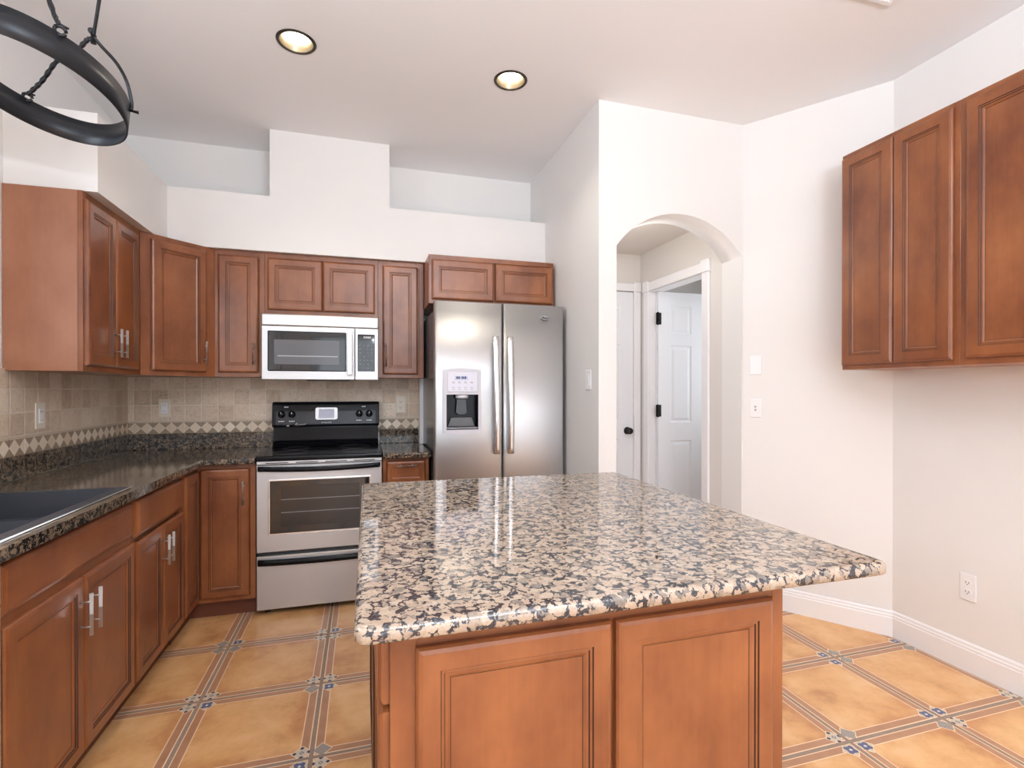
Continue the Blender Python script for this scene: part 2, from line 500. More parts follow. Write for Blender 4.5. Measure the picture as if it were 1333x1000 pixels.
# left wall with the sink window opening
bm = nb(); a, b = -1.57, XL
box(bm, a, b, -3.4, 1.15, 0, ZC); box(bm, a, b, 2.45, 3.94, 0, ZC); box(bm, a, b, 1.15, 2.45, 0, 1.43); box(bm, a, b, 1.15, 2.45, 2.28, ZC)
struct('wall_left', bm, 'wall')
bm = nb(); box(bm, XL, 1.388, YB, YB + 0.12, 0, ZC); struct('wall_back', bm, 'wall')
bm = nb(); box(bm, XF, 1.388, YA + 0.18, YB, 0, ZC); struct('wall_partition', bm, 'wall')
# arch wall
ax0, ax1, zs, apex = 1.391, XH, 2.128, 2.348
half = (ax1 - ax0) / 2; rise = apex - zs; RA = (half * half + rise * rise) / (2 * rise); cxa = (ax0 + ax1) / 2; cza = apex - RA
a0 = math.asin(half / RA)
arc = [(cxa + RA * math.sin(-a0 + 2 * a0 * k / 36), cza + RA * math.cos(-a0 + 2 * a0 * k / 36)) for k in range(37)]
bm = nb()
outer = [(XF, 0), (ax0, 0)] + arc + [(ax1, 0), (2.262, 0), (2.262, ZC), (XF, ZC)]
fr = [bm.verts.new((x, YA, z)) for x, z in outer]; bk = [bm.verts.new((x, YA + 0.18, z)) for x, z in outer]
n = len(outer)
for L, flip in ((fr, 1), (bk, -1)):
    y = L[0].co.y; t0 = bm.verts.new((ax0, y, ZC)); t1 = bm.verts.new((ax1, y, ZC)); prev = t0
    bm.faces.new([L[0], L[1], L[2], t0, L[n - 1]]); bm.faces.new([L[38], L[39], L[40], L[41], t1])
    for k in range(2, 38):
        nx = t1 if k == 37 else bm.verts.new((L[k + 1].co.x, y, ZC))
        bm.faces.new([L[k], L[k + 1], nx, prev]); prev = nx
bmesh.ops.remove_doubles(bm, verts=[v for v in bm.verts if v.is_valid and v not in fr and v not in bk], dist=1e-6)
for i in range(n):
    f = bm.faces.new([fr[i], bk[i], bk[(i + 1) % n], fr[(i + 1) % n]])
    if 2 <= i < 38: f.smooth = True
struct('wall_arch', bm, 'wall')
# hall
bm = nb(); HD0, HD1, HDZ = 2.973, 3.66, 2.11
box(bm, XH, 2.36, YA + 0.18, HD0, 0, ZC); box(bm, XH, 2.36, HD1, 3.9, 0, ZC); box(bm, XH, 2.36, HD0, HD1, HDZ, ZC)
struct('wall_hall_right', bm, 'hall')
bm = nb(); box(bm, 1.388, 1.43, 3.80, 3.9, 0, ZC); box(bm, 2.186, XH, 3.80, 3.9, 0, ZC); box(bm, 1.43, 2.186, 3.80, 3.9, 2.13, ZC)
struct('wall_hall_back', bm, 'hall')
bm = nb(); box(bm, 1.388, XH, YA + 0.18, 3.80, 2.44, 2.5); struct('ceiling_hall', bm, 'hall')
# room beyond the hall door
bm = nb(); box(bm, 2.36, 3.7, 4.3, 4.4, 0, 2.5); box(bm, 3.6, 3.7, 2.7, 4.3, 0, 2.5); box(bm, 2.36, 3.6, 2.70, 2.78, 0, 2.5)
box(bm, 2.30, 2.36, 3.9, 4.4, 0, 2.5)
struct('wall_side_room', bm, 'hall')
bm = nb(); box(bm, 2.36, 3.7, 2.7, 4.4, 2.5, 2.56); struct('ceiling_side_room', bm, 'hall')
# angled wall and right wall
P1, P2 = Vector((2.262, YA)), Vector((XR, 2.004)); dv = (P2 - P1).normalized(); nv = Vector((-dv.y, dv.x))
if nv.x < 0: nv = -nv
bm = nb(); prism(bm, [tuple(P1), tuple(P2), tuple(P2 + nv * 0.08 + dv * 0.06), tuple(P1 + nv * 0.08)], 0, ZC); struct('wall_angled', bm, 'wall')
bm = nb(); box(bm, XR, XR + 0.12, -3.4, 2.004, 0, ZC); struct('wall_right', bm, 'wall')
# rear wall behind the camera with a wide patio opening
bm = nb(); box(bm, -1.57, -0.9, -3.5, -3.4, 0, ZC); box(bm, 2.4, XR + 0.12, -3.5, -3.4, 0, ZC); box(bm, -0.9, 2.4, -3.5, -3.4, 2.3, ZC)
struct('wall_rear', bm, 'wall')

# soffits over the wall cabinets
XS, YS, ZL, ZS = -1.115, 3.485, 2.52, 2.174
bm = nb(); box(bm, XL, XS, 2.657, YB, ZS, ZL); struct('wall_soffit_left', bm, 'wall')
bm = nb(); box(bm, XS, XF, YS, YB, ZS, ZL); struct('wall_soffit_back', bm, 'wall')
bm = nb(); box(bm, -0.556, 0.175, YS, YB, ZL, ZC); struct('wall_soffit_block', bm, 'wall')

# backsplash tile
bm = nb(); box(bm, XL, 0.415, YB - 0.009, YB, 1.0, 1.40); struct('wall_backsplash_back', bm, 'tile_x')
bm = nb(); box(bm, XL, XL + 0.009, 0.9, YB - 0.009, 1.0, 1.395); struct('wall_backsplash_left', bm, 'tile_y')
bm = nb(); box(bm, 0.398, 0.425, 3.70, YB - 0.009, 0.915, 1.388, 0.003); struct('trim_1', bm, 'trim')

# sink window: frame, muntins, stool
w = struct('window_1', (lambda b: (box(b, XL - 0.08, XL + 0.018, 1.08, 1.15, 1.38, 2.35, 0.004), box(b, XL - 0.08, XL + 0.018, 2.42, 2.49, 1.38, 2.35, 0.004), box(b, XL - 0.08, XL + 0.018, 1.15, 2.42, 2.28, 2.35, 0.004), b)[-1])(nb()), 'trim')
bm = nb(); box(bm, XL - 0.07, XL - 0.03, 1.15, 2.42, 1.84, 1.87); box(bm, XL - 0.07, XL - 0.03, 1.77, 1.80, 1.43, 2.28); struct('sash', bm, 'trim', w)
bm = nb(); box(bm, XL - 0.01, XL + 0.07, 1.06, 2.530, 1.394, 1.434, 0.018, 4); struct('window_stool', bm, 'cream', w)

# baseboards


def baseboard(name, a, b):
    a, b = Vector(a), Vector(b); d = b - a; L = d.length
    bm = nb(); prof = [(0, 0), (0.015, 0), (0.015, 0.098), (0.0125, 0.102), (0.0125, 0.112), (0.009, 0.117), (0.009, 0.127), (0.004, 0.134), (0, 0.134)]
    nn = Vector((d.y, -d.x)).normalized()
    if nn.x > 0 and abs(nn.x) > 0.3: nn = -nn
    r0 = [bm.verts.new((a.x + nn.x * p, a.y + nn.y * p, z)) for p, z in prof]; r1 = [bm.verts.new((b.x + nn.x * p, b.y + nn.y * p, z)) for p, z in prof]
    for i in range(len(prof)):
        j = (i + 1) % len(prof); bm.faces.new([r0[i], r0[j], r1[j], r1[i]])
    bm.faces.new(r0); bm.faces.new(r1[::-1])
    return struct(name, bm, 'trim')


baseboard('baseboard_angled', (P1.x, P1.y), (P2.x - 0.004, P2.y - 0.004))
baseboard('baseboard_right', (XR, 2.010), (XR, -3.4))

# casings


def rosette_casing(name, boxes, rosettes):
    bm = nb()
    for bx in boxes: box(bm, *bx, 0.004)
    for bx in rosettes: box(bm, *bx, 0.006)
    return struct(name, bm, 'trim')


rosette_casing('trim_2', [(XH - 0.018, XH, 2.905, 2.973, 0, 2.105), (XH - 0.018, XH, 3.655, 3.725, 0, 2.105), (XH - 0.018, XH, 2.973, 3.655, 2.11, 2.178), (XH, 2.36, 2.973, 2.978, 0, 2.11), (XH, 2.36, 3.655, 3.66, 0, 2.11), (XH, 2.36, 2.978, 3.655, 2.105, 2.11)],
               [(XH - 0.026, XH, 2.897, 2.981, 2.105, 2.192), (XH - 0.026, XH, 3.647, 3.731, 2.105, 2.192)])
rosette_casing('trim_3', [(2.186, 2.246, 3.782, 3.80, 0, 2.125), (1.43, 2.186, 3.782, 3.80, 2.13, 2.192), (1.39, 1.43, 3.782, 3.80, 0, 2.125)], [(2.180, 2.250, 3.775, 3.80, 2.125, 2.204)])


# interior doors with six moulded panels; local frame: x across, front at y=0, z up
def panel_ring(bm, x0, x1, z0, z1, steps, y_of):
    """concentric rectangles; steps: (inset, depth, material of the ring that ends here)"""
    prev = None
    for ins, dep, mi in steps:
        cur = [bm.verts.new((x, y_of(dep), z)) for x, z in ((x0 + ins, z0 + ins), (x1 - ins, z0 + ins), (x1 - ins, z1 - ins), (x0 + ins, z1 - ins))]
        if prev:
            for k in range(4):
                f = bm.faces.new([prev[k], prev[(k + 1) % 4], cur[(k + 1) % 4], cur[k]]); f.material_index = mi
        prev = cur
    f = bm.faces.new(prev); f.material_index = 0
    return bm


def six_panel(w, h, t=0.035):
    bm = nb(); box(bm, 0, w, 0.006, t, 0, h)
    st = w * 0.155; mid = w * 0.14; pw = (w - 2 * st - mid) / 2
    cols = [(st, st + pw), (st + pw + mid, w - st)]
    rows = [(0.20, 0.42 * h), (0.42 * h + 0.15, h * 0.792), (h * 0.792 + 0.095, h - 0.115)]
    xs = [0, cols[0][0], cols[0][1], cols[1][0], cols[1][1], w]; zs_ = [0] + [v for r in rows for v in r] + [h]
    for i in range(5):
        for j in range(7):
            if i in (1, 3) and j in (1, 3, 5):
                panel_ring(bm, xs[i], xs[i + 1], zs_[j], zs_[j + 1], [(0, 0, 0), (0.006, 0.0055, 0), (0.016, 0.0055, 0), (0.036, 0.001, 0)], lambda d: d)
            else:
                bm.faces.new([bm.verts.new(p) for p in ((xs[i], 0, zs_[j]), (xs[i + 1], 0, zs_[j]), (xs[i + 1], 0, zs_[j + 1]), (xs[i], 0, zs_[j + 1]))])
    return bm


def knob_bm(x, y, z):
    bm = nb(); lathe(bm, [(0, 0), (0.031, 0), (0.031, 0.005), (0.012, 0.010), (0.011, 0.030), (0.022, 0.036), (0.028, 0.048), (0.024, 0.060), (0.012, 0.066), (0, 0.067)], (x, y, z), (0, -1, 0), 24)
    return bm


bm = six_panel(0.756, 2.125); bmesh.ops.translate(bm, verts=bm.verts, vec=(1.43, 3.81, 0.0))
d1 = struct('door_1', bm, 'door')
struct('door_knob', knob_bm(2.132, 3.81, 0.962), 'black_hw', d1)
bm = six_panel(0.73, 2.095); bmesh.ops.translate(bm, verts=bm.verts, vec=(2.305, 3.615, 0.008))
d2 = struct('door_2', bm, 'door')
for z in (0.28, 1.135, 1.883):
    bm = nb(); box(bm, 2.281, 2.3045, 3.607, 3.612, z - 0.048, z + 0.048, 0.002); tube(bm, [(2.296, 3.604, z - 0.052), (2.296, 3.604, z + 0.052)], 0.008, 12)
    box(bm, 2.30, 2.332, 3.610, 3.6145, z - 0.048, z + 0.048, 0.002)
    struct('hinge', bm, 'black_hw', d2)

# ------------------------------------------------------------------ cabinetry (local frame: x across the front, y into the body, z up)
FW = 0.043


def door_bm(x0, x1, z0, z1, y=0.0, fw=FW, t=0.019):
    bm = nb()
    steps = [(0, t, 0), (0, 0.008, 0), (0.004, 0.003, 0), (0.011, 0.0, 0), (fw, 0.0, 0), (fw + 0.0018, 0.0030, 1), (fw + 0.0068, 0.0028, 0), (fw + 0.0086, 0.0058, 1), (fw + 0.0130, 0.0060, 0), (fw + 0.0185, 0.0090, 0), (fw + 0.0202, 0.0098, 1)]
    panel_ring(bm, x0, x1, z0, z1, steps, lambda d: y - t + d)
    vs = [bm.verts.new((x, y, z)) for x, z in ((x0, z0), (x1, z0), (x1, z1), (x0, z1))]; bm.faces.new(vs)
    return bm


def slab_bm(x0, x1, z0, z1, y=0.0, t=0.019):
    bm = nb()
    panel_ring(bm, x0, x1, z0, z1, [(0, t, 0), (0, 0.009, 0), (0.004, 0.0045, 0), (0.013, 0.0012, 0), (0.0145, 0.0, 0)], lambda d: y - t + d)
    vs = [bm.verts.new((x, y, z)) for x, z in ((x0, z0), (x1, z0), (x1, z1), (x0, z1))]; bm.faces.new(vs)
    return bm


def bar_handle(x, z0, z1, y=-0.019, horizontal=False):
    bm = nb(); off = y - 0.030
    if horizontal:
        tube(bm, [(z0, off, x), (z1, off, x)], 0.0058, 12)
        for s in (z0 + (z1 - z0) * 0.2, z1 - (z1 - z0) * 0.2): tube(bm, [(s, y, x), (s, off, x)], 0.0045, 10)
    else:
        tube(bm, [(x, off, z0), (x, off, z1)], 0.0058, 12)
        for s in (z0 + (z1 - z0) * 0.2, z1 - (z1 - z0) * 0.2): tube(bm, [(x, y, s), (x, off, s)], 0.0045, 10)
    return bm


def face_frame(root, w, z0, z1, stiles, rails, mullions=()):
    """stiles: widths left/right, rails: list of (z0,z1)"""
    bm = nb(); t = 0.019
    box(bm, 0, stiles[0], 0, t, z0, z1, 0.0012, 1); box(bm, w - stiles[1], w, 0, t, z0, z1, 0.0012, 1)
    for a, b in rails: box(bm, stiles[0], w - stiles[1], 0, t, a, b)
    for a, b in mullions: box(bm, a, b, 0, t, z0, z1)
    return obj('face_frame', bm, 'wood', root)


def add_door(root, x0, x1, z0, z1, handle=None, fw=FW):
    d = obj('door', door_bm(x0, x1, z0, z1, 0.0, fw), ['wood', 'glaze'], root)
    if handle:
        h = obj('handle', bar_handle(*handle), 'nickel', d); h['label'] = 'brushed nickel bar handle'
    return d


def wall_cabinet(label, group, loc, rz, w, z0, z1, depth, doors, stiles=(0.03, 0.03), fw=FW, mull=(), name='wall_cabinet', side_mat='side', rail=0.045):
    r = thing(name, label, 'cabinet', loc, rz, group)
    bm = nb(); box(bm, 0.001, w - 0.001, 0.0195, depth, z0, z1, 0.001, 1); obj('carcass', bm, side_mat, r)
    face_frame(r, w, z0, z1, stiles, [(z0, z0 + rail), (z1 - rail, z1)], mull)
    for d in doors: add_door(r, *d, fw=fw)
    return r


UZ0, UZ1 = 1.386, 2.172
GW = 'cherry wall cabinets of the range run'
# left wall run: front faces +X
YL0 = 2.643
wall_cabinet('two-door cherry wall cabinet on the left wall beside the window, pale end panel facing out', GW, (-1.165, YL0, 0), PI / 2, 0.585, UZ0, UZ1, 0.283,
             [(0.010, 0.2735, 1.412, 2.138, (0.246, 1.462, 1.598)), (0.2775, 0.540, 1.412, 2.138, (0.306, 1.462, 1.598))])
# diagonal corner cabinet
r = thing('corner_wall_cabinet', 'diagonal cherry corner wall cabinet with one wide door where the two runs meet', 'cabinet', (-1.165, 3.230, 0), PI / 4, GW)
bm = nb(); prism(bm, [(-1.165, 3.231), (-0.8755, 3.5205), (-0.8755, YB - 0.01), (XL + 0.01, YB - 0.01), (XL + 0.01, 3.231)], UZ0, UZ1)
bm.transform(WM[r].inverted()); bmesh.ops.translate(bm, verts=bm.verts, vec=(0, 0.0005, 0)); obj('carcass', bm, 'side', r)
bm = nb()
for a, b, c, d in ((0.0, 0.052, UZ0, UZ1), (0.358, 0.410, UZ0, UZ1), (0.052, 0.358, UZ0, UZ0 + 0.045), (0.052, 0.358, UZ1 - 0.045, UZ1)): box(bm, a, b, -0.004, 0.0, c, d)
obj('face_frame', bm, 'wood', r)
d = obj('door', door_bm(0.050, 0.354, 1.411, 2.142, -0.004), ['wood', 'glaze'], r)
h = obj('handle', bar_handle(0.333, 1.462, 1.594, -0.023), 'nickel', d); h['label'] = 'brushed nickel bar handle'
# back wall run
YU = 3.520
wall_cabinet('narrow single-door cherry wall cabinet between corner cabinet and microwave', GW, (-0.875, YU, 0), 0, 0.284, UZ0, UZ1, YB - YU - 0.001,
             [(0.022, 0.247, 1.412, 2.140, (0.222, 1.462, 1.597))])
wall_cabinet('short two-door cherry wall cabinet directly above the microwave', GW, (-0.590, YU, 0), 0, 0.690, 1.784, UZ1, YB - YU - 0.001,
             [(0.016, 0.340, 1.812, 2.138), (0.344, 0.670, 1.812, 2.138)], rail=0.03)
wall_cabinet('narrow single-door cherry wall cabinet between microwave and refrigerator', GW, (0.101, YU, 0), 0, 0.304, UZ0, UZ1, YB - YU - 0.001,
             [(0.032, 0.262, 1.408, 2.140, (0.052, 1.460, 1.612))])
wall_cabinet('deep low two-door cherry cabinet above the refrigerator', GW, (0.408, 3.266, 0), 0, 0.853, 1.860, UZ1 + 0.002, YB - 3.267,
             [(0.019, 0.425, 1.886, 2.140), (0.438, 0.843, 1.888, 2.138)], rail=0.03)
# right wall run: front faces -X
GR = 'cherry wall cabinets on the right wall'
wall_cabinet('two-door cherry wall cabinet on the right wall, nearer the archway', GR, (2.393, 2.043, 0), -PI / 2, 0.543, 1.408, 2.514, XR - 2.394,
             [(0.006, 0.268, 1.432, 2.490), (0.272, 0.520, 1.432, 2.490)], (0.024, 0.024), 0.046)
wall_cabinet('cherry wall cabinet on the right wall, cut by the right edge of the picture', GR, (2.393, 1.499, 0), -PI / 2, 0.80, 1.408, 2.514, XR - 2.394,
             [(0.026, 0.398, 1.436, 2.490), (0.402, 0.774, 1.436, 2.490)], (0.024, 0.024), 0.046)

# ------------------------------------------------------------------ base cabinets
XD = -0.894          # face frame plane of the left run (doors stand 19 mm proud)
GB = 'cherry base cabinets'


def base_cabinet(label, y0, w, doors, drawers, name='base_cabinet', mull=()):
    r = thing(name, label, 'cabinet', (XD, y0, 0), PI / 2, GB)
    bm = nb(); box(bm, 0.001, w - 0.001, 0.0195, 0.545, 0.098, 0.72 if name == 'sink_base_cabinet' else 0.878, 0.001, 1); obj('carcass', bm, 'side', r)
    face_frame(r, w, 0.098, 0.878, (0.03, 0.03), [(0.098, 0.125), (0.692, 0.722), (0.848, 0.878)], mull)
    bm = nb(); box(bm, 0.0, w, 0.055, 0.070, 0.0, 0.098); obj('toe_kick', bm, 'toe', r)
    for d in drawers: obj('drawer_front', slab_bm(*d), 'woodh', r)
    for d in doors: add_door(r, *d)
    return r


# local x = Y - y0
base_cabinet('cherry sink base cabinet with long false drawer front, under the dark sink', 1.588, 0.798,
             [(0.020, 0.405, 0.112, 0.692, (0.376, 0.507, 0.643)), (0.410, 0.790, 0.112, 0.692, (0.436, 0.507, 0.643))],
             [(0.012, 0.780, 0.722, 0.856)], 'sink_base_cabinet')
base_cabinet('cherry base cabinet with one wide drawer over two doors, right of the sink base', 2.386, 0.585,
             [(0.021, 0.297, 0.112, 0.682, (0.272, 0.507, 0.643)), (0.301, 0.575, 0.112, 0.682, (0.328, 0.507, 0.643))],
             [(0.021, 0.571, 0.705, 0.852)])
# corner lazy-susan cabinet with two doors meeting at a right angle
r = thing('corner_base_cabinet', 'cherry corner base cabinet with two doors meeting at the inner corner, beside the range', 'cabinet', (XD, 2.972, 0), PI / 2, GB)
YFB = 3.234
bm = nb(); prism(bm, [(XL + 0.005, 2.973), (XD - 0.02, 2.973), (XD - 0.02, YFB + 0.02), (-0.594, YFB + 0.02), (-0.594, YB - 0.005), (XL + 0.005, YB - 0.005)], 0.098, 0.878)
obj('carcass', bm, 'side', r, True)
bm = nb()
box(bm, XD - 0.019, XD, 2.973, 2.998, 0.098, 0.878); box(bm, XD - 0.019, XD, 2.998, YFB, 0.845, 0.878); box(bm, XD - 0.019, XD, 2.998, YFB, 0.098, 0.122)
box(bm, -0.622, -0.594, YFB, YFB + 0.019, 0.098, 0.878); box(bm, XD - 0.019, -0.622, YFB, YFB + 0.019, 0.855, 0.878); box(bm, XD - 0.019, -0.622, YFB, YFB + 0.019, 0.098, 0.125)
obj('face_frame', bm, 'wood', r, True)
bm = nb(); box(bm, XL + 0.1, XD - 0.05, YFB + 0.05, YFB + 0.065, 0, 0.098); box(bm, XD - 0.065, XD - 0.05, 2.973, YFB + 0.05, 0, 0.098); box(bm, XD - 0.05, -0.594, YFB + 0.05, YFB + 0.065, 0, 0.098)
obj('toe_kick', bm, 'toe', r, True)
obj('door', door_bm(0.026, 0.243, 0.115, 0.850), ['wood', 'glaze'], r)
bm = door_bm(-0.8755, -0.624, 0.122, 0.853, YFB); d = obj('door', bm, ['wood', 'glaze'], r, True)
bm = bar_handle(-0.652, 0.652, 0.785, YFB - 0.019); h = obj('handle', bm, 'nickel', d, True); h['label'] = 'brushed nickel bar handle'
# small base right of the range
r = thing('base_cabinet', 'narrow cherry base cabinet between range and refrigerator, with a drawer', 'cabinet', (0.121, YFB, 0), 0, GB)
bm = nb(); box(bm, 0.001, 0.282, 0.0195, YB - YFB - 0.004, 0.098, 0.878, 0.001, 1); obj('carcass', bm, 'side', r)
face_frame(r, 0.283, 0.098, 0.878, (0.022, 0.022), [(0.098, 0.125), (0.700, 0.725), (0.862, 0.878)])
bm = nb(); box(bm, 0.0, 0.283, 0.055, 0.070, 0.0, 0.098); obj('toe_kick', bm, 'toe', r)
d = obj('drawer_front', door_bm(0.024, 0.258, 0.720, 0.860, 0.0, 0.02), ['woodh', 'glaze'], r)
h = obj('handle', bar_handle(0.833, 0.085, 0.200, -0.019, True), 'nickel', d); h['label'] = 'brushed nickel bar handle'
add_door(r, 0.024, 0.258, 0.115, 0.700, (0.05, 0.52, 0.655))

# dishwasher at the left edge
r = thing('dishwasher', 'stainless dishwasher at the left picture edge beside the sink base cabinet', 'dishwasher', (XD, 0.985, 0), PI / 2)
bm = nb(); box(bm, 0.003, 0.597, 0.01, 0.54, 0.09, 0.872); obj('tub', bm, 'dark', r)
bm = nb(); box(bm, 0.003, 0.597, -0.024, 0.008, 0.11, 0.76, 0.004); obj('door', bm, 'steel', r)
bm = nb(); box(bm, 0.003, 0.597, -0.024, 0.008, 0.764, 0.868, 0.004); p = obj('control_panel', bm, 'steel', r)
bm = nb(); tube(bm, [(0.08, -0.055, 0.73), (0.52, -0.055, 0.73)], 0.009); tube(bm, [(0.1, -0.024, 0.73), (0.1, -0.055, 0.73)], 0.006); tube(bm, [(0.5, -0.024, 0.73), (0.5, -0.055, 0.73)], 0.006); obj('handle', bm, 'steel_h', r)
bm = nb(); box(bm, 0.003, 0.597, 0.03, 0.05, 0, 0.088); obj('toe_kick', bm, 'dark', r)

# ------------------------------------------------------------------ worktops
CT0, CT1 = 0.880, 0.915


def round_edges(bm, pick, r, seg=4):
    es = [e for e in bm.edges if pick(e)]
    bmesh.ops.bevel(bm, geom=es, offset=r, segments=seg, profile=0.5, affect='EDGES')


XE, YE = -0.846, 3.186
r = thing('worktop', 'L-shaped dark brown granite worktop along the left wall to the range', 'worktop', (XE, 1.0, CT0))
bm = nb()
SX0, SX1, SY0, SY1 = -1.315, -0.902, 1.615, 2.345
# slab built from a grid with the sink cut-out left open
xs = [XL + 0.001, SX0, SX1, XE, -0.591]; ys = [0.98, SY0, SY1, YE, YB - 0.001]
cells = {(i, j) for i in range(3) for j in range(4)} | {(3, 3)}
cells.discard((1, 1))
cache = {}


def gv(i, j, z):
    k = (i, j, z)
    if k not in cache: cache[k] = bm.verts.new((xs[i], ys[j], z))
    return cache[k]


for i, j in cells:
    bm.faces.new([gv(i, j, CT1), gv(i + 1, j, CT1), gv(i + 1, j + 1, CT1), gv(i, j + 1, CT1)])
    bm.faces.new([gv(i, j, CT0), gv(i, j + 1, CT0), gv(i + 1, j + 1, CT0), gv(i + 1, j, CT0)])
    for (di, dj, a, b) in ((-1, 0, (i, j + 1), (i, j)), (1, 0, (i + 1, j), (i + 1, j + 1)), (0, -1, (i, j), (i + 1, j)), (0, 1, (i + 1, j + 1), (i, j + 1))):
        if (i + di, j + dj) not in cells:
            bm.faces.new([gv(*a, CT0), gv(*b, CT0), gv(*b, CT1), gv(*a, CT1)])


def front_edge(e):
    a, b = e.verts[0].co, e.verts[1].co
    if abs(a.z - b.z) > 1e-4: return False
    return (abs(a.x - XE) < 1e-4 and abs(b.x - XE) < 1e-4 and max(a.y, b.y) <= YE + 1e-4) or (abs(a.y - YE) < 1e-4 and abs(b.y - YE) < 1e-4 and min(a.x, b.x) >= XE - 1e-4)


round_edges(bm, front_edge, 0.011)
obj('slab', bm, 'granite_d', r, True)
bm = nb(); box(bm, XL + 0.001, XL + 0.021, 0.98, YB - 0.022, CT1, 1.0185, 0.003); obj('upstand', bm, 'granite_d', r, True)
bm = nb(); box(bm, XL + 0.001, -0.591, YB - 0.021, YB - 0.001, CT1, 1.0185, 0.003); obj('upstand', bm, 'granite_d', r, True)
bm = nb(); tube(bm, [(XL + 0.023, 0.98, CT1 + 0.001), (XL + 0.023, YB - 0.022, CT1 + 0.001)], 0.0042, 8); p = obj('caulk_bead', bm, 'caulk', r, True); p['label'] = 'white caulk line at the back'
r = thing('worktop', 'small dark brown granite worktop between range and refrigerator', 'worktop', (0.26, 3.19, CT0))
bm = nb(); box(bm, 0.121, 0.409, YE, YB - 0.001, CT0, CT1); round_edges(bm, lambda e: all(abs(v.co.y - YE) < 1e-4 for v in e.verts) and abs(e.verts[0].co.z - e.verts[1].co.z) < 1e-4, 0.011)
obj('slab', bm, 'granite_d', r, True)
bm = nb(); box(bm, 0.121, 0.397, YB - 0.021, YB - 0.001, CT1, 1.0185, 0.003); obj('upstand', bm, 'granite_d', r, True)

# sink
r = thing('kitchen_sink', 'dark blue-grey composite double sink set in the worktop', 'sink', (-1.1, 1.9, CT1))
bm = nb(); zt, zb = CT1 + 0.005, CT1 - 0.180
X0, X1, Y0, Y1 = -1.335, -0.886, 1.598, 2.362
div0, div1 = 1.835, 1.872
def rim_bm():
    b = nb(); xs = [X0, X0 + 0.045, X1 - 0.038, X1]; ys = [Y0, Y0 + 0.045, div0, div1, Y1 - 0.028, Y1]
    for i in range(3):
        for j in range(5):
            if i == 1 and j in (1, 3): continue
            dz = -0.012 if (i == 1 and j == 2) else 0.0
            b.faces.new([b.verts.new(p) for p in ((xs[i], ys[j], zt + dz), (xs[i + 1], ys[j], zt + dz), (xs[i + 1], ys[j + 1], zt + dz), (xs[i], ys[j + 1], zt + dz))])
    for (a, c) in (((X0, Y0), (X1, Y0)), ((X1, Y0), (X1, Y1)), ((X1, Y1), (X0, Y1)), ((X0, Y1), (X0, Y0))):
        b.faces.new([b.verts.new(p) for p in ((*a, CT1 - 0.0005), (*c, CT1 - 0.0005), (*c, zt), (*a, zt))])
    bmesh.ops.remove_doubles(b, verts=b.verts, dist=0.0003); return b
obj('rim', rim_bm(), 'sink', r, True)
for ya, yb in ((Y0 + 0.045, div0), (div1, Y1 - 0.028)):
    b = nb(); t = 0.035; xa, xb = X0 + 0.045, X1 - 0.038
    top = [b.verts.new(p) for p in ((xa, ya, zt), (xb, ya, zt), (xb, yb, zt), (xa, yb, zt))]; s = 0.015
    mid = [b.verts.new(p) for p in ((xa + s, ya + s, zb + t), (xb - s, ya + s, zb + t), (xb - s, yb - s, zb + t), (xa + s, yb - s, zb + t))]
    low = [b.verts.new(p) for p in ((xa + s + t, ya + s + t, zb), (xb - s - t, ya + s + t, zb), (xb - s - t, yb - s - t, zb), (xa + s + t, yb - s - t, zb))]
    for u, v in ((top, mid), (mid, low)):
        for k in range(4): b.faces.new([u[k], u[(k + 1) % 4], v[(k + 1) % 4], v[k]])
    b.faces.new(low); bs = obj('basin', b, 'sink', r, True)
    b = nb(); lathe(b, [(0.042, 0.0), (0.042, 0.004), (0.030, 0.005), (0.026, 0.001), (0, 0.001)], ((xa + xb) / 2, (ya + yb) / 2, zb + 0.0005), (0, 0, 1), 24); obj('drain', b, 'steel', bs, True)
bm = nb(); tube(bm, [(X1 + 0.003, Y0, CT1 + 0.002), (X1 + 0.003, Y1 + 0.003, CT1 + 0.002)], 0.0034, 8); p = obj('caulk_bead', bm, 'caulk', r, True); p['label'] = 'white caulk line along the front rim'

# ------------------------------------------------------------------ range
RX0, RX1 = -0.586, 0.116
r = thing('range', 'freestanding stainless and black electric range between the base cabinets', 'range', (-0.235, 3.5, 0))
bm = nb(); box(bm, RX0 + 0.004, RX1 - 0.004, 3.228, 3.795, 0.03, 0.893, 0.002); obj('body', bm, 'dark', r, True)
for x in (RX0 + 0.05, RX1 - 0.05):
    for y in (3.27, 3.74):
        bm = nb(); lathe(bm, [(0, 0), (0.018, 0), (0.018, 0.012), (0.008, 0.014), (0.008, 0.032)], (x, y, 0), seg=16); obj('foot', bm, 'dark', r, True)
bm = nb(); box(bm, RX0 - 0.001, RX1 + 0.001, 3.192, 3.735, 0.893, 0.921, 0.009, 3); ck = obj('cooktop', bm, 'enamel', r, True)
for x, y, rad in ((-0.42, 3.36, 0.10), (-0.05, 3.36, 0.08), (-0.42, 3.60, 0.08), (-0.05, 3.60, 0.10)):
    bm = nb(); lathe(bm, [(rad - 0.003, 0.0), (rad - 0.003, 0.0006), (rad, 0.0006), (rad, 0.0)], (x, y, 0.9212), seg=48); obj('burner_ring', bm, 'fridge_side', ck, True)
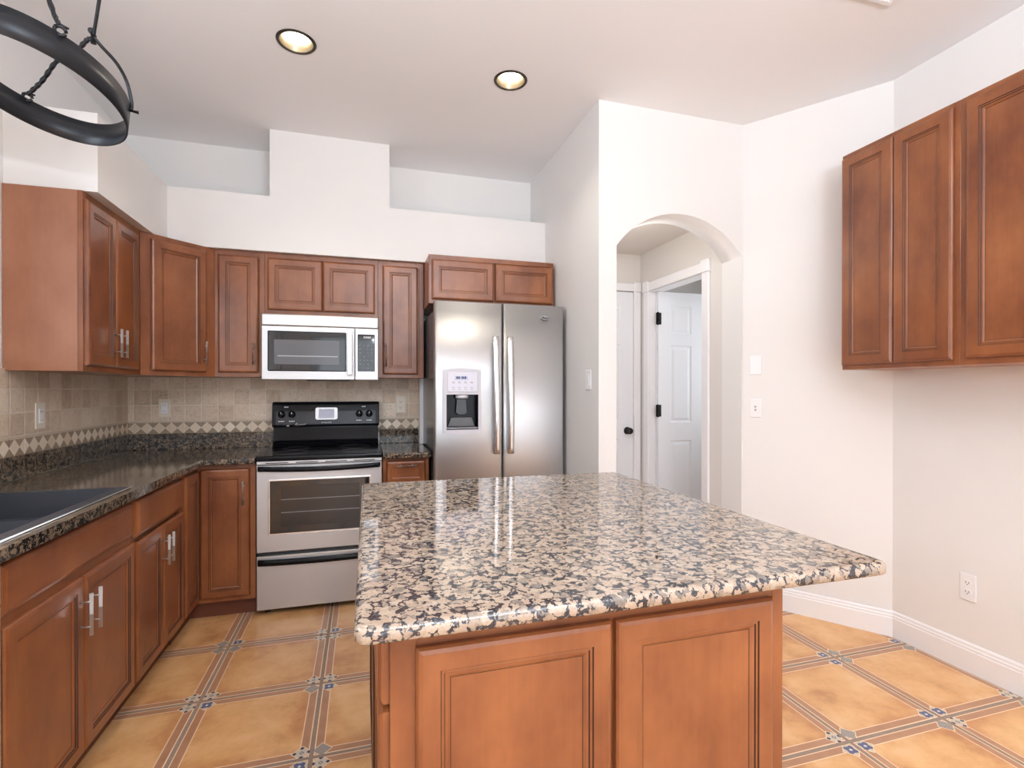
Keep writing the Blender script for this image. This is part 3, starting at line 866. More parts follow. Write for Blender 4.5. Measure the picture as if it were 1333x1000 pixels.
# backguard: slanted lower panel, ledges, overhanging control console
bm = nb(); prof = [(3.795, 0.921), (3.728, 0.921), (3.722, 0.932), (3.732, 0.940), (3.728, 0.952), (3.740, 0.960), (3.752, 1.04), (3.752, 1.054), (3.795, 1.054)]
for sx in (0,):
    a = [bm.verts.new((RX0 + 0.008, y, z)) for y, z in prof]; b_ = [bm.verts.new((RX1 - 0.008, y, z)) for y, z in prof]
    for i in range(len(prof)):
        j = (i + 1) % len(prof); bm.faces.new([a[i], a[j], b_[j], b_[i]])
    bm.faces.new(a); bm.faces.new(b_[::-1])
obj('backguard', bm, 'enamel', r, True)
bm = nb(); pts = [(3.795, 1.052), (3.728, 1.052), (3.720, 1.062), (3.733, 1.205), (3.748, 1.222), (3.795, 1.222)]
a = [bm.verts.new((RX0 + 0.002, y, z)) for y, z in pts]; b_ = [bm.verts.new((RX1 - 0.002, y, z)) for y, z in pts]
for i in range(len(pts)):
    j = (i + 1) % len(pts); bm.faces.new([a[i], a[j], b_[j], b_[i]])
bm.faces.new(a); bm.faces.new(b_[::-1])
bmesh.ops.bevel(bm, geom=[e for e in bm.edges], offset=0.006, segments=2, profile=0.5, affect='EDGES')
con = obj('control_console', bm, 'enamel', r, True)
slope = (3.733 - 3.720) / (1.205 - 1.062)
def fy(z): return 3.720 + slope * (z - 1.062)
bm = nb(); x0, x1, z0, z1 = -0.560, 0.088, 1.068, 1.158
vs = [bm.verts.new(p) for p in ((x0, fy(z0) - 0.001, z0), (x1, fy(z0) - 0.001, z0), (x1, fy(z1) - 0.001, z1), (x0, fy(z1) - 0.001, z1))]; bm.faces.new(vs)
r_ = bmesh.ops.extrude_face_region(bm, geom=bm.faces[:]); bmesh.ops.translate(bm, verts=[v for v in r_['geom'] if isinstance(v, bmesh.types.BMVert)], vec=(0, -0.0015, 0))
p = obj('control_fascia', bm, plain('fascia_grey', (0.022, 0.024, 0.030), 0.20, 0.3), con, True); p['label'] = 'dark grey metallic control strip'
for x in (-0.524, -0.458, -0.021, 0.046):
    bm = nb(); z = 1.137; y = fy(z)
    lathe(bm, [(0, 0), (0.025, 0), (0.024, 0.005), (0.020, 0.020), (0.017, 0.024), (0, 0.024)], (x, y, z), (0, -1, 0.05), 24)
    box(bm, x - 0.004, x + 0.004, y - 0.031, y - 0.018, z - 0.019, z + 0.019, 0.002); k = obj('knob', bm, 'enamel', r, True)
    bm = nb(); box(bm, x - 0.0018, x + 0.0018, y - 0.0325, y - 0.0312, z + 0.004, z + 0.018); obj('pointer', bm, 'lightmark', k, True)
bm = nb(); z0, z1 = 1.100, 1.182
pts = []
for cx_, cz_, a0_ in ((-0.178, z0 + 0.012, -90), (-0.178, z1 - 0.012, 0), (-0.297, z1 - 0.012, 90), (-0.297, z0 + 0.012, 180)):
    for k in range(5):
        th = math.radians(a0_ + 22.5 * k); pts.append((cx_ + 0.012 * math.cos(th), cz_ + 0.012 * math.sin(th)))
v0 = [bm.verts.new((x, fy(z) - 0.009, z)) for x, z in pts]; v1 = [bm.verts.new((x, fy(z) + 0.004, z)) for x, z in pts]
bm.faces.new(v0)
for i in range(len(pts)): bm.faces.new([v0[i], v1[i], v1[(i + 1) % len(pts)], v0[(i + 1) % len(pts)]])
clk = obj('clock_panel', bm, 'steel', con, True)
bm = nb(); v0 = [bm.verts.new((x, fy(z) - 0.0105, z)) for x, z in ((-0.288, 1.108), (-0.187, 1.108), (-0.187, 1.172), (-0.288, 1.172))]; bm.faces.new(v0)
r_ = bmesh.ops.extrude_face_region(bm, geom=bm.faces[:]); bmesh.ops.translate(bm, verts=[v for v in r_['geom'] if isinstance(v, bmesh.types.BMVert)], vec=(0, 0.0012, 0))
obj('clock_display', bm, 'lcd', con, True)
bm = nb(); text_mesh(bm, 'FRIGIDAIRE', 0.0135, Matrix.Translation((-0.238, fy(1.080) - 0.0034, 1.080)) @ Matrix.Rotation(PI / 2, 4, 'X')); obj('maker_lettering', bm, 'lightmark', con, True)
for x in (-0.524, -0.458, -0.021, 0.046):
    bm = nb()
    for dx, w_ in ((-0.014, 0.010), (0.0, 0.012), (0.013, 0.008)): box(bm, x + dx - w_ / 2, x + dx + w_ / 2, fy(1.091) - 0.0035, fy(1.091) - 0.0022, 1.088, 1.094)
    obj('dial_marking', bm, 'lightmark', con, True)
for x in (-0.491, 0.012):
    bm = nb()
    for dx, w_ in ((-0.011, 0.010), (0.003, 0.012)): box(bm, x + dx - w_ / 2, x + dx + w_ / 2, fy(1.187) - 0.002, fy(1.187) - 0.0004, 1.184, 1.190)
    obj('dial_marking', bm, 'lightmark', con, True)
bm = nb(); box(bm, -0.492, -0.476, fy(1.06) - 0.003, fy(1.06) + 0.002, 1.057, 1.064)
sc = [(-0.440, 1.062), (-0.432, 1.075), (-0.425, 1.076), (-0.432, 1.066), (-0.422, 1.063), (-0.412, 1.070), (-0.406, 1.064), (-0.398, 1.071), (-0.392, 1.064), (-0.383, 1.071), (-0.376, 1.067), (-0.370, 1.074)]
tube(bm, spline([(x, fy(z) - 0.003, z) for x, z in sc], 5), 0.0011, 6); obj('script_emblem', bm, 'lightmark', con, True)
# oven door
bm = nb(); box(bm, RX0 + 0.002, RX1 - 0.002, 3.204, 3.227, 0.872, 0.890, 0.002)
trim = obj('vent_trim', bm, 'steel', r, True)
bm = nb()
for k in range(4): box(bm, RX0 + 0.05 + k * 0.162, RX0 + 0.172 + k * 0.162, 3.2028, 3.206, 0.877, 0.882)
obj('vent_slot', bm, 'dark', trim, True)
bm = nb(); panel_ring(bm, RX0 + 0.001, RX1 - 0.001, 0.364, 0.869, [(0, 0.026, 0), (0, 0.005, 0), (0.004, 0.0, 0)], lambda d: 3.200 + d)
od = obj('oven_door', bm, 'steel', r, True)
bm = nb(); box(bm, -0.522, 0.049, 3.1965, 3.200, 0.463, 0.786, 0.003); wf = obj('oven_window_frame', bm, 'steel_h', od, True)
bm = nb(); box(bm, -0.513, 0.040, 3.1945, 3.197, 0.472, 0.777, 0.001); obj('oven_window', bm, 'blackglass', od, True)
bm = nb(); box(bm, -0.452, -0.018, 3.1939, 3.1946, 0.512, 0.745); obj('window_screen', bm, 'screen', od, True)
bm = nb()
for z in (0.590, 0.665): box(bm, -0.452, -0.018, 3.1934, 3.1938, z, z + 0.004)
obj('oven_rack', bm, 'greyd', od, True)
def bowed(bm, x0, x1, z, h, y0, out, th=0.018, n=18, arch=0.010):
    rings = []
    for k in range(n + 1):
        t = k / n; x = x0 + (x1 - x0) * t; s = math.sin(PI * t); y = y0 - out * (0.55 + 0.45 * min(1, 4 * s)); zz = z - arch * s + arch * 0.5
        hh = h / 2
        rings.append([bm.verts.new(p) for p in ((x, y + th * 0.9, zz - hh), (x, y + th * 0.25, zz - hh), (x, y, zz - hh * 0.35), (x, y, zz + hh * 0.4), (x, y + th * 0.3, zz + hh), (x, y + th * 0.9, zz + hh))])
    for a, b in zip(rings, rings[1:]):
        for k in range(6):
            f = bm.faces.new([a[k], a[(k + 1) % 6], b[(k + 1) % 6], b[k]]); f.smooth = True
    bm.faces.new(rings[0]); bm.faces.new(rings[-1][::-1])
bm = nb(); bowed(bm, RX0 + 0.012, RX1 - 0.012, 0.846, 0.028, 3.188, 0.024); box(bm, RX0 + 0.02, RX0 + 0.05, 3.165, 3.201, 0.836, 0.858, 0.003); box(bm, RX1 - 0.05, RX1 - 0.02, 3.165, 3.201, 0.836, 0.858, 0.003)
h = obj('handle', bm, 'enamel', od, True); h['label'] = 'bowed black oven door handle'
bm = nb(); panel_ring(bm, RX0 + 0.001, RX1 - 0.001, 0.032, 0.342, [(0, 0.026, 0), (0, 0.005, 0), (0.004, 0.0, 0)], lambda d: 3.200 + d)
sd = obj('storage_drawer', bm, 'steel', r, True)
bm = nb(); bowed(bm, RX0 + 0.010, RX1 - 0.010, 0.306, 0.034, 3.192, 0.014, 0.02, arch=0.006); h = obj('handle', bm, 'enamel', sd, True); h['label'] = 'black drawer grip'

# ------------------------------------------------------------------ microwave
r = thing('microwave', 'stainless over-the-range microwave under the short cabinet', 'microwave', (-0.246, 3.4, 1.365))
bm = nb(); box(bm, -0.589, 0.099, 3.425, YB - 0.012, 1.372, 1.775, 0.003); obj('body', bm, 'steel', r, True)
bm = nb(); box(bm, -0.591, 0.099, 3.400, 3.425, 1.701, 1.771, 0.006); obj('vent_grille', bm, 'steel', r, True)
bm = nb(); box(bm, -0.591, -0.0485, 3.400, 3.425, 1.367, 1.699, 0.004); md = obj('door', bm, 'steel', r, True)
bm = nb(); box(bm, -0.556, -0.098, 3.3975, 3.402, 1.420, 1.668, 0.006); obj('window_frame', bm, 'blackglass', md, True)
bm = nb(); box(bm, -0.520, -0.140, 3.3965, 3.398, 1.462, 1.615, 0.001); obj('window_screen', bm, 'mwscreen', md, True)
bm = nb(); box(bm, -0.50, -0.150, 3.3958, 3.3964, 1.512, 1.516); obj('tray_edge', bm, 'lightmark', md, True)
bm = nb(); box(bm, -0.091, -0.061, 3.362, 3.376, 1.398, 1.684, 0.005); box(bm, -0.084, -0.068, 3.372, 3.402, 1.405, 1.425); box(bm, -0.084, -0.068, 3.372, 3.402, 1.655, 1.675)
h = obj('handle', bm, 'steel_h', md, True); h['label'] = 'flat vertical steel handle'
bm = nb(); box(bm, -0.0455, 0.099, 3.400, 3.425, 1.367, 1.699, 0.004); cp = obj('control_panel', bm, 'steel', r, True)
bm = nb(); box(bm, -0.029, 0.077, 3.3975, 3.402, 1.423, 1.661, 0.003); obj('keypad', bm, 'blackglass', cp, True)
bm = nb()
for x_, w_ in ((0.008, 0.008), (0.020, 0.008), (0.031, 0.010), (0.043, 0.009)): box(bm, x_, x_ + w_, 3.3968, 3.3976, 1.635, 1.648)
obj('clock_digits', bm, 'lightmark', cp, True)
bm = nb()
for i in range(4):
    for j in range(7):
        if (i * 3 + j * 5) % 7 == 0: continue
        x = -0.018 + i * 0.024; z = 1.443 + j * 0.024; w_ = 0.004 + 0.007 * ((i + 2 * j) % 3) / 2
        box(bm, x, x + w_, 3.3969, 3.3976, z, z + 0.0045)
obj('keypad_marking', bm, plain('dim_print', (0.25, 0.25, 0.27), 0.4), cp, True)
bm = nb(); box(bm, -0.34, -0.08, 3.44, 3.60, 1.362, 1.3715, 0.002); obj('vent_filter', bm, 'dark', r, True)

# ------------------------------------------------------------------ refrigerator
r = thing('refrigerator', 'stainless side-by-side refrigerator with ice dispenser beside the partition wall', 'refrigerator', (0.834, 3.4, 0))
bm = nb(); box(bm, 0.424, 1.246, 3.122, 3.79, 0.03, 1.80, 0.006); obj('body', bm, 'fridge_side', r, True)
bm = nb(); box(bm, 0.43, 1.24, 3.13, 3.16, 0.0, 0.09); obj('kick_plate', bm, 'dark', r, True)
for xa in (0.43, 1.15):
    bm = nb(); box(bm, xa, xa + 0.09, 3.12, 3.20, 1.8005, 1.835, 0.006); obj('hinge_cover', bm, 'dark', r, True)


def bowed_door(x0, x1, z0, z1, yf, yb, bow, hole=None, n=24):
    """gently bowed door front; hole = (x0,x1,z0,z1,depth) sunk recess"""
    bm = nb(); e = 0.012
    def yy(x):
        t = (x - x0) / (x1 - x0) * 2 - 1; edge = min(x - x0, x1 - x)
        y = yf + bow * t * t
        if edge < e: y += e - math.sqrt(max(0, e * e - (e - edge) ** 2))
        return y
    xs = sorted(set([x0 + (x1 - x0) * k / n for k in range(n + 1)] + [x0 + e * f for f in (0.1, 0.3, 0.6, 1)] + [x1 - e * f for f in (0.1, 0.3, 0.6, 1)] + ([hole[0], hole[1]] if hole else [])))
    zs_ = sorted(set([z0, z1] + ([hole[2], hole[3]] if hole else [])))
    for a, b in zip(xs, xs[1:]):
        for c, d in zip(zs_, zs_[1:]):
            if hole and a >= hole[0] - 1e-6 and b <= hole[1] + 1e-6 and c >= hole[2] - 1e-6 and d <= hole[3] + 1e-6: continue
            f = bm.faces.new([bm.verts.new(p) for p in ((a, yy(a), c), (b, yy(b), c), (b, yy(b), d), (a, yy(a), d))]); f.smooth = True
        for z in (z0, z1): bm.faces.new([bm.verts.new(p) for p in ((a, yy(a), z), (b, yy(b), z), (b, yb, z), (a, yb, z))])
    for x in (x0, x1): bm.faces.new([bm.verts.new(p) for p in ((x, yy(x), z0), (x, yy(x), z1), (x, yb, z1), (x, yb, z0))])
    bm.faces.new([bm.verts.new(p) for p in ((x0, yb, z0), (x1, yb, z0), (x1, yb, z1), (x0, yb, z1))])
    bmesh.ops.remove_doubles(bm, verts=bm.verts, dist=1e-5)
    return bm


DH = (0.486, 0.682, 1.062, 1.276)
ld = obj('freezer_door', bowed_door(0.418, 0.8385, 0.10, 1.840, 3.050, 3.116, 0.006, DH), 'steel', r, True)
rd = obj('fridge_door', bowed_door(0.8445, 1.250, 0.10, 1.842, 3.050, 3.116, 0.006), 'steel', r, True)


def fridge_handle(xc, lean):
    bm = nb(); n = 20; rings = []
    for k in range(n + 1):
        t = k / n; z = 0.908 + (1.634 - 0.908) * t; s = math.sin(PI * t)
        y = 3.018 - 0.020 * s; x = xc + lean * (0.5 - t); w_ = 0.0185
        rings.append([bm.verts.new(p) for p in ((x - w_, y + 0.014, z), (x - w_, y + 0.005, z), (x - w_ * 0.5, y, z), (x + w_ * 0.5, y, z), (x + w_, y + 0.005, z), (x + w_, y + 0.014, z))])
    for a, b in zip(rings, rings[1:]):
        for k in range(6):
            f = bm.faces.new([a[k], a[(k + 1) % 6], b[(k + 1) % 6], b[k]]); f.smooth = True
    bm.faces.new(rings[0]); bm.faces.new(rings[-1][::-1])
    for z in (0.99, 1.55): box(bm, xc - 0.012, xc + 0.012, 3.016, 3.054, z - 0.025, z + 0.025, 0.003)
    return bm


h = obj('handle', fridge_handle(0.793, 0.010), 'steel_h', ld, True); h['label'] = 'long bright steel handle'
h = obj('handle', fridge_handle(0.884, 0.006), 'steel_h', rd, True); h['label'] = 'long bright steel handle'
# dispenser surround: plate with arched top and bottom, opening in the lower half
def arch_pts(x0, x1, zb, zt, rise, n=12):
    lo = [(x0 + (x1 - x0) * k / n, zb - rise * math.sin(PI * k / n)) for k in range(n + 1)]
    hi = [(x1 - (x1 - x0) * k / n, zt + rise * math.sin(PI * k / n)) for k in range(n + 1)]
    return lo, hi
bm = nb(); x0, x1 = 0.466, 0.700; yf = 3.042
lo, hi = arch_pts(x0, x1, 1.044, 1.425, 0.012)
def cap(y):
    L = [bm.verts.new((x, y, z)) for x, z in lo]; Hh = [bm.verts.new((x, y, z)) for x, z in hi]
    o = [bm.verts.new((x, y, z)) for x, z in ((DH[0], DH[2]), (DH[1], DH[2]), (DH[1], DH[3]), (DH[0], DH[3]))]
    bm.faces.new(L + [o[1], o[0]]); bm.faces.new([L[-1], Hh[0], o[2], o[1]]); bm.faces.new(Hh + [o[3], o[2]]); bm.faces.new([Hh[-1], L[0], o[0], o[3]])
    return L + Hh, o
A, oa = cap(yf)
B = [bm.verts.new((x, 3.058, z)) for x, z in lo + hi]
for i in range(len(A)): bm.faces.new([A[i], A[(i + 1) % len(A)], B[(i + 1) % len(A)], B[i]])
dp = obj('dispenser_surround', bm, 'greyp', ld, True)
bm = nb(); dpt = 3.112
v0 = [bm.verts.new((x, yf, z)) for x, z in ((DH[0], DH[2]), (DH[1], DH[2]), (DH[1], DH[3]), (DH[0], DH[3]))]
v1 = [bm.verts.new((x, dpt, z)) for x, z in ((DH[0] + 0.006, DH[2] + 0.006), (DH[1] - 0.006, DH[2] + 0.006), (DH[1] - 0.006, DH[3] - 0.004), (DH[0] + 0.006, DH[3] - 0.004))]
for k in range(4): bm.faces.new([v0[k], v0[(k + 1) % 4], v1[(k + 1) % 4], v1[k]])
bm.faces.new(v1)
obj('dispenser_recess', bm, 'enamel', ld, True)
bm = nb(); box(bm, 0.492, 0.676, 3.039, 3.043, 1.292, 1.412, 0.003); pn = obj('dispenser_panel', bm, plain('pale_lilac_panel', (0.70, 0.69, 0.78), 0.3), ld, True)
bm = nb(); box(bm, 0.537, 0.618, 3.0376, 3.0396, 1.366, 1.390, 0.001); obj('dispenser_display', bm, 'lcd', ld, True)
bm = nb()
for x_, w_ in ((0.545, 0.010), (0.557, 0.010), (0.573, 0.003), (0.580, 0.011), (0.594, 0.012)):
    box(bm, x_, x_ + w_, 3.0368, 3.0377, 1.371, 1.385)
obj('display_digits', bm, 'ink', ld, True)
for row, z in ((0, 1.352), (1, 1.345), (2, 1.318), (3, 1.306)):
    for k, x_ in enumerate((0.520, 0.556, 0.594, 0.632)):
        bm = nb(); box(bm, x_, x_ + (0.014 if row % 2 == 0 else 0.018), 3.0384, 3.0392, z, z + 0.0025); obj('button_marking', bm, 'greyd', ld, True)
bm = nb(); lathe(bm, [(0, 0), (0.036, 0), (0.040, 0.006), (0.040, 0.020), (0, 0.020)], (0.586, 3.077, 1.252), (0, 0, 1), 20); obj('dispenser_spout', bm, 'greyp', ld, True)
bm = nb(); v = [(0.556, 1.250), (0.616, 1.250), (0.622, 1.165), (0.606, 1.150), (0.566, 1.150), (0.550, 1.165)]
prism(bm, v, 3.085, 3.097, 0.003, axis='y'); obj('dispenser_paddle', bm, 'screen', ld, True)
bm = nb(); prism(bm, [(0.520, 1.134), (0.652, 1.134), (0.672, 1.078), (0.500, 1.078)], 3.092, 3.108, 0.003, axis='y'); obj('splash_plate', bm, 'fridge_side', ld, True)
bm = nb(); box(bm, 0.488, 0.680, 3.044, 3.110, 1.064, 1.076, 0.004); obj('drip_tray', bm, 'greyd', ld, True)
bm = nb(); tube(bm, [(1.122 + 0.030 * math.cos(a), 3.0485, 1.764 + 0.010 * math.sin(a) - 0.06 * (0.030 * math.cos(a))) for a in [0.2 + 5.6 * k / 40 for k in range(41)]], [0.0008 + 0.0016 * math.sin(PI * k / 40) for k in range(41)], 8)
tube(bm, [(1.105, 3.0485, 1.7660), (1.120, 3.0485, 1.7675), (1.137, 3.0485, 1.7640)], [0.0008, 0.0020, 0.0008], 6)
p = obj('swirl_emblem', bm, 'lightmark', rd, True)

# ------------------------------------------------------------------ island
r = thing('kitchen_island', 'cherry kitchen island with two raised front doors and a speckled top', 'kitchen island', (0.45, 1.3, 0))
IZ = 0.888
bx0, bx1, by0, by1 = 0.046, 0.905, 0.918, 2.08
bm = nb(); box(bm, bx0 + 0.001, bx1 - 0.001, by0 + 0.02, by1, 0.095, IZ - 0.001); obj('carcass', bm, 'side', r, True)
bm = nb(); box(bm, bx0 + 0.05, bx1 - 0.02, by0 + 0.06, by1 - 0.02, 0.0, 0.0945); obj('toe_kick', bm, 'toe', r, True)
bm = nb()
for a in ((bx0, bx0 + 0.048, 0.095, IZ), (bx1 - 0.03, bx1, 0.095, IZ), (bx0 + 0.048, bx1 - 0.03, IZ - 0.045, IZ), (bx0 + 0.048, bx1 - 0.03, 0.095, 0.13), (0.467, 0.492, 0.13, IZ - 0.045)): box(bm, a[0], a[1], by0, by0 + 0.0195, a[2], a[3], 0.001, 1)
obj('face_frame', bm, 'wood', r, True)
for a, b in ((0.091, 0.4735), (0.4835, 0.866)):
    obj('door', door_bm(a, b, 0.12, 0.846, by0, 0.042), ['wood', 'glaze'], r, True)
# drawers and doors on the side facing the range, seen edge-on
def side_local(bm): bm.transform(Matrix.Translation((bx0 - 0.0005, by1 - 0.02, 0)) @ Matrix.Rotation(-PI / 2, 4, 'Z')); return bm
bm = nb(); box(bm, bx0 - 0.0002, bx0 + 0.0006, by0 + 0.03, by1 - 0.01, 0.13, IZ - 0.04)
SW = by1 - 0.02 - by0 - 0.012
for a, b in ((0.01, SW / 2 - 0.006), (SW / 2 + 0.006, SW)):
    for z0, z1 in ((0.742, 0.868), (0.115, 0.728)):
        d = obj('drawer_front' if z0 > 0.5 else 'door', side_local(slab_bm(a, b, z0, z1) if z0 > 0.5 else door_bm(a, b, z0, z1)), 'woodh' if z0 > 0.5 else ['wood', 'glaze'], r, True)
bm.free()
# top: quadrilateral with rounded corners and a bullnose edge
TP = [(-0.014, 0.848), (1.139, 0.848), (1.146, 2.159), (-0.003, 2.189)]
def round_poly(pts, rad, n=6):
    out = []
    for i, p in enumerate(pts):
        p = Vector(p); a = (Vector(pts[i - 1]) - p).normalized(); b = (Vector(pts[(i + 1) % len(pts)]) - p).normalized()
        s, e = p + a * rad, p + b * rad
        for k in range(n + 1):
            t = k / n; out.append(tuple(s * (1 - t) ** 2 + p * 2 * t * (1 - t) + e * t * t))
    return out
bm = nb(); base = round_poly(TP, 0.030)
def inset(pts, d):
    c = sum((Vector(p) for p in pts), Vector((0, 0))) / len(pts); out = []
    n = len(pts)
    for i, p in enumerate(pts):
        t = (Vector(pts[(i + 1) % n]) - Vector(pts[i - 1])).normalized(); nn_ = Vector((-t.y, t.x)); out.append(tuple(Vector(p) + nn_ * d))
    return out
lay = []
for ins, z in ((0.012, 0.8885), (0.004, 0.8895), (0.0, 0.893), (0.0, 0.906), (0.002, 0.912), (0.0065, 0.9165), (0.012, 0.918)):
    lay.append([bm.verts.new((x, y, z)) for x, y in inset(base, ins)])
for a, b in zip(lay, lay[1:]):
    for k in range(len(a)):
        f = bm.faces.new([a[k], a[(k + 1) % len(a)], b[(k + 1) % len(a)], b[k]]); f.smooth = True
bm.faces.new(lay[0][::-1]); bm.faces.new(lay[-1])
tp = obj('island_top', bm, 'granite', r, True); tp['label'] = 'polished beige and black speckled granite top'

# ------------------------------------------------------------------ recessed ceiling lights
for (x, y), lb in zip(LAMPS, ('recessed ceiling light with dark trim nearer the hanging iron ring', 'recessed ceiling light with dark trim nearer the archway')):
    r = thing('recessed_light', lb, 'ceiling light', (x, y, ZC), 0, 'recessed ceiling lights')
    bm = nb(); lathe(bm, [(0.074, 0.001), (0.074, -0.004), (0.078, -0.006), (0.086, -0.004), (0.089, -0.0005), (0.078, -0.0005)], (0, 0, 0), seg=48); obj('trim_ring', bm, 'bronze', r)
    bm = nb(); lathe(bm, [(0.0755, -0.003), (0.064, 0.030), (0.056, 0.052), (0.0, 0.0525)], (0, 0, 0), seg=40); obj('baffle', bm, 'baffle', r)
    bm = nb(); lathe(bm, [(0, 0.020), (0.030, 0.022), (0.050, 0.031), (0.056, 0.044), (0.050, 0.0515), (0, 0.0515)], (0, 0, 0), seg=40); obj('bulb', bm, 'lens', r)
    d = bpy.data.lights.new('ceiling_spot', 'SPOT'); d.energy = 14; d.color = (1.0, 0.90, 0.74); d.spot_size = math.radians(125); d.spot_blend = 0.8; d.shadow_soft_size = 0.05
    o = bpy.data.objects.new('ceiling_spot', d); COL.objects.link(o); o.parent = r; o.location = (0, 0, -0.012)

# air vent at the top of the picture
r = thing('ceiling_vent', 'white slatted air vent in the ceiling at the top edge of the picture', 'vent', (1.99, 1.46, ZC))
bm = nb()
for a in ((-0.15, 0.15, 0.135, 0.155), (-0.15, 0.15, -0.155, -0.135), (-0.15, -0.13, -0.135, 0.135), (0.13, 0.15, -0.135, 0.135)): box(bm, *a, -0.012, -0.0005, 0.002)
obj('frame', bm, 'trim', r)
for k in range(9):
    bm = nb(); x = -0.115 + k * 0.029; prism(bm, [(x, -0.012), (x + 0.020, -0.004), (x + 0.020, -0.002), (x, -0.010)], -0.135, 0.135, axis='y'); obj('slat', bm, 'trim', r)

# ------------------------------------------------------------------ outlet and switch plates (local front is -Y)


def wall_plate(name, label, cat, loc, rz, kind, mat, group, w=0.072, h=0.118):
    r = thing(name, label, cat, loc, rz, group)
    bm = nb(); box(bm, -w / 2, w / 2, -0.006, -0.0002, -h / 2, h / 2, 0.003); obj('cover_plate', bm, mat, r)
    if kind == 'duplex':
        for s in (-1, 1):
            bm = nb(); z = s * 0.021
            pts = [(0.0165 * math.cos(a) , z + max(-0.0125, min(0.0125, 0.0165 * math.sin(a)))) for a in [2 * PI * k / 24 for k in range(24)]]
            prism(bm, pts, -0.0080, -0.0055, axis='y'); rc = obj('receptacle', bm, mat, r)
            bm = nb(); box(bm, -0.0075, -0.0050, -0.0084, -0.0078, z - 0.003, z + 0.006); box(bm, 0.0050, 0.0075, -0.0084, -0.0078, z - 0.004, z + 0.006); lathe(bm, [(0, 0), (0.0025, 0)], (0, -0.0084, z - 0.008), (0, -1, 0), 10); obj('contact_slot', bm, 'slot', rc)
        bm = nb(); lathe(bm, [(0.003, 0), (0.003, 0.001), (0, 0.0016)], (0, -0.006, 0), (0, -1, 0), 10); obj('screw', bm, mat, r)
    elif kind == 'rocker':
        bm = nb(); prism(bm, [(-0.0165, -0.033), (0.0165, -0.033), (0.0165, 0.033), (-0.0165, 0.033)], -0.0085, -0.0055, 0.001, axis='y'); obj('rocker', bm, mat, r)
    elif kind == 'gfci':
        bm = nb(); box(bm, -0.0165, 0.0165, -0.0085, -0.0055, -0.033, 0.033, 0.001); rc = obj('receptacle', bm, mat if mat != 'ivory' else 'plate', r)
        for s in (-1, 1):
            bm = nb(); z = s * 0.020; box(bm, -0.0075, -0.0050, -0.0090, -0.0084, z - 0.004, z + 0.005); box(bm, 0.0050, 0.0075, -0.0090, -0.0084, z - 0.004, z + 0.005); obj('contact_slot', bm, 'slot', rc)
    elif kind == 'jack':
        for z in (0.009, -0.011):
            bm = nb(); lathe(bm, [(0.006, 0), (0.006, 0.003), (0.003, 0.003), (0.003, 0.0045), (0, 0.0045)], (0, -0.006, z), (0, -1, 0), 14); obj('jack_socket', bm, plain('jack_grey', (0.45, 0.45, 0.46), 0.4), r)
    elif kind == 'blank':
        for z in (0.042, -0.042):
            bm = nb(); lathe(bm, [(0.003, 0), (0.003, 0.001), (0, 0.0016)], (0, -0.006, z), (0, -1, 0), 10); obj('screw', bm, mat, r)
    return r


GO = 'outlet and switch plates'
wall_plate('outlet', 'white duplex outlet low on the right wall above the baseboard', 'outlet', (XR, 1.653, 0.389), -PI / 2, 'duplex', 'plate', GO, 0.066, 0.124)
ang = math.atan2(dv.y, dv.x)
mid = P1 + dv * 0.072
wall_plate('blank_plate', 'blank white wall plate right of the archway, the upper of two', 'wall plate', (mid.x, mid.y, 1.455), ang, 'blank', 'plate', GO, 0.066, 0.116)
wall_plate('jack_plate', 'white jack plate right of the archway, below the blank plate', 'wall plate', (mid.x, mid.y, 1.193), ang, 'jack', 'plate', GO, 0.066, 0.114)
wall_plate('light_switch', 'white rocker light switch on the partition wall beside the refrigerator', 'light switch', (XF, 2.738, 1.363), -PI / 2, 'rocker', 'plate', GO, 0.072, 0.118)
wall_plate('outlet', 'ivory outlet in the tile on the left wall above the worktop', 'outlet', (XL + 0.0092, 2.883, 1.183), PI / 2, 'gfci', 'ivory', GO, 0.074, 0.122)
wall_plate('outlet', 'ivory outlet in the back wall tile left of the range', 'outlet', (-1.236, YB - 0.0092, 1.185), 0, 'gfci', 'ivory', GO, 0.068, 0.118)
wall_plate('outlet', 'ivory duplex outlet in the back wall tile right of the range', 'outlet', (0.270, YB - 0.0092, 1.196), 0, 'duplex', 'ivory', GO, 0.070, 0.122)

# ------------------------------------------------------------------ hanging iron ring
K = 1.2
r = thing('hanging_ring_rack', 'black wrought iron oval ring hanging on twisted rods at the upper left', 'hanging rack', (-0.994, 2.011, 2.259))
tx, ty = 0.0514, 0.113; nrm = Vector((tx, ty, 1)).normalized(); ex = Vector((1, 0, -tx)).normalized(); ey = nrm.cross(ex)
RC = Vector((-0.8284 * K, 1.6757 * K, 1.304 + 0.796 * K)); RR, RE, RT, RH = 0.2298 * K, 0.7386, 1.4511, 0.072 * K


def ring_pt(t, dr=0.0, h=0.0):
    a, b = (RR + dr) * math.cos(t), (RR * RE + dr) * math.sin(t)
    x = a * math.cos(RT) - b * math.sin(RT); y = a * math.sin(RT) + b * math.cos(RT)
    return RC + ex * x + ey * y + nrm * h


bm = nb(); N = 96; loops = []
for k in range(N):
    t = 2 * PI * k / N; loops.append([bm.verts.new(ring_pt(t, d_, h_)) for d_, h_ in ((0.002, 0), (0.002, RH), (-0.002, RH), (-0.002, 0))])
for k in range(N):
    a, b = loops[k], loops[(k + 1) % N]
    for q in range(4):
        f = bm.faces.new([a[q], a[(q + 1) % 4], b[(q + 1) % 4], b[q]]); f.smooth = q in (0, 2)
obj('ring_band', bm, 'iron', r, True)


def near_ring(p, h=RH):
    p = Vector(p); return min((ring_pt(2 * PI * k / 360, 0, h) for k in range(360)), key=lambda q: (q - p).length)


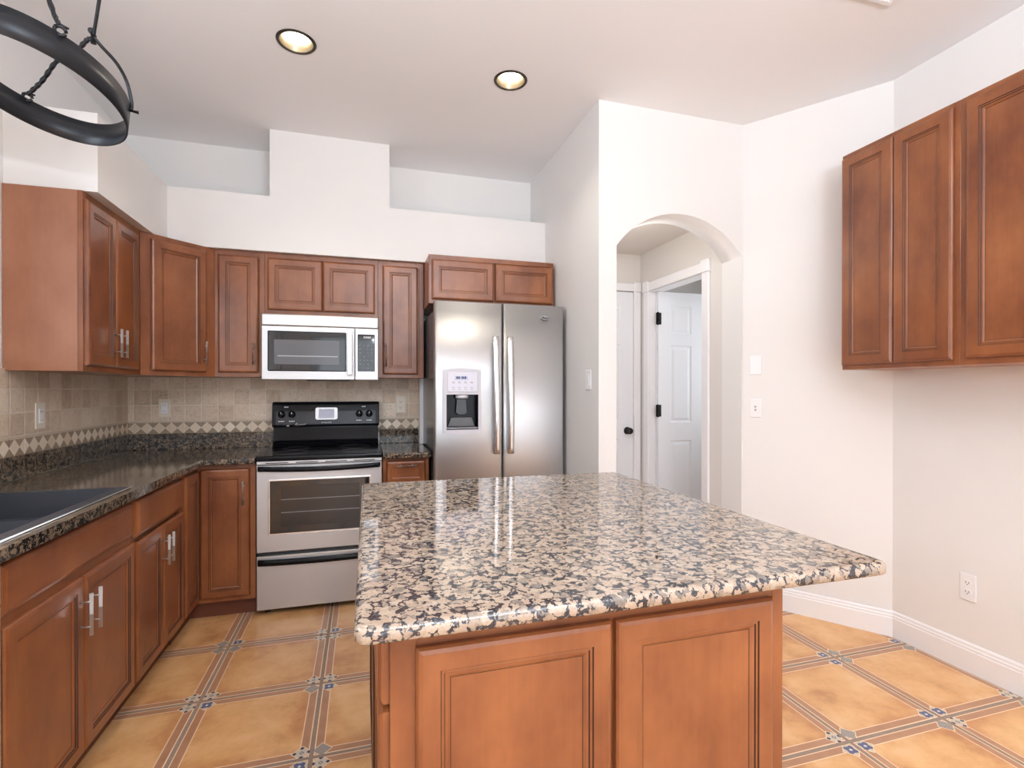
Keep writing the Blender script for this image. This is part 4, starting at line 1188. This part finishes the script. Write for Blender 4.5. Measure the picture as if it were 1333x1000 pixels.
def rod(name, pts, rad, twisted=True, n=14):
    bm = nb(); p = spline(pts, n)
    tube(bm, p, rad, 12, True, 0.35 if twisted else 0.0, 0.22 if twisted else 0.05)
    return obj(name, bm, 'iron', r, True)


def eye_hook(c, rad=0.016, th=0.005):
    c = Vector(c); bm = nb(); d = Vector((c.y, -c.x, 0)).normalized(); upv = Vector((0, 0, 1))
    tube(bm, [c + d * rad * math.cos(a) + upv * rad * math.sin(a) for a in [2 * PI * k / 24 * 0.93 for k in range(25)]], th, 8)
    tube(bm, [c + upv * rad * 0.6 - d * 0.012, c + upv * rad * 1.25 + d * 0.004, c + upv * rad * 1.1 + d * 0.020], [0.006, 0.0055, 0.003], 8)
    return obj('eye_hook', bm, 'iron', r, True)


pA, pF, pR = near_ring((-0.829, 1.80, 2.345)), near_ring((-1.104, 2.187, 2.345)), near_ring((-0.80, 2.13, 2.345))
J = Vector((-0.855, 2.012, 2.465))
rod('suspension_rod', [(-1.05, 1.746, ZC), (-0.93, 1.815, 2.62), pA + Vector((-0.030, 0.020, 0.085)), pA + Vector((0.0, 0.0, 0.022))], 0.0062)
eye_hook(pA + Vector((0.0, 0, 0.008)), 0.013)
rod('suspension_rod', [(-0.70, 1.80, ZC), (-0.785, 1.913, 2.64), J + Vector((0, 0, 0.012))], 0.0050, False)
rod('scroll_arm', [J + Vector((0.0, 0.0, 0.012)), J + Vector((0.015, 0.015, -0.006)), (-0.811, 2.066, 2.430), (-0.797, 2.106, 2.392), pR + Vector((0.006, 0, 0.012)), pR + Vector((0.006, 0.0, -0.02))], 0.0058, False)
rod('scroll_arm', [J + Vector((0, 0, 0.004)), J + Vector((-0.020, 0.008, 0.004)), (-0.925, 2.05, 2.435), (-1.0, 2.111, 2.435), (-1.077, 2.178, 2.39), pF + Vector((0, 0, 0.014))], 0.0062)
eye_hook(pF + Vector((0, 0, 0.006)), 0.012)
bm = nb(); tube(bm, [J + Vector((0, 0, -0.010)), J + Vector((0, 0, 0.016))], 0.009, 10)
bmesh.ops.create_uvsphere(bm, u_segments=10, v_segments=8, radius=0.010, matrix=Matrix.Translation(J + Vector((-0.006, 0, 0.030)))); obj('knuckle', bm, 'iron', r, True)
bm = nb(); o_ = (pR - RC); o_.z = 0; o_.normalize()
tube(bm, [pR - o_ * 0.008 + Vector((0, 0, -0.022)), pR + o_ * 0.026 + Vector((0, 0, -0.018))], [0.0055, 0.0065], 10); obj('rivet', bm, 'iron', r, True)
for c in ((-1.05, 1.746), (-0.70, 1.80)):
    bm = nb(); lathe(bm, [(0.0, -0.012), (0.020, -0.012), (0.034, -0.004), (0.036, -0.0005), (0, -0.0005)], (*c, ZC), seg=24); obj('ceiling_canopy', bm, 'iron', r, True)
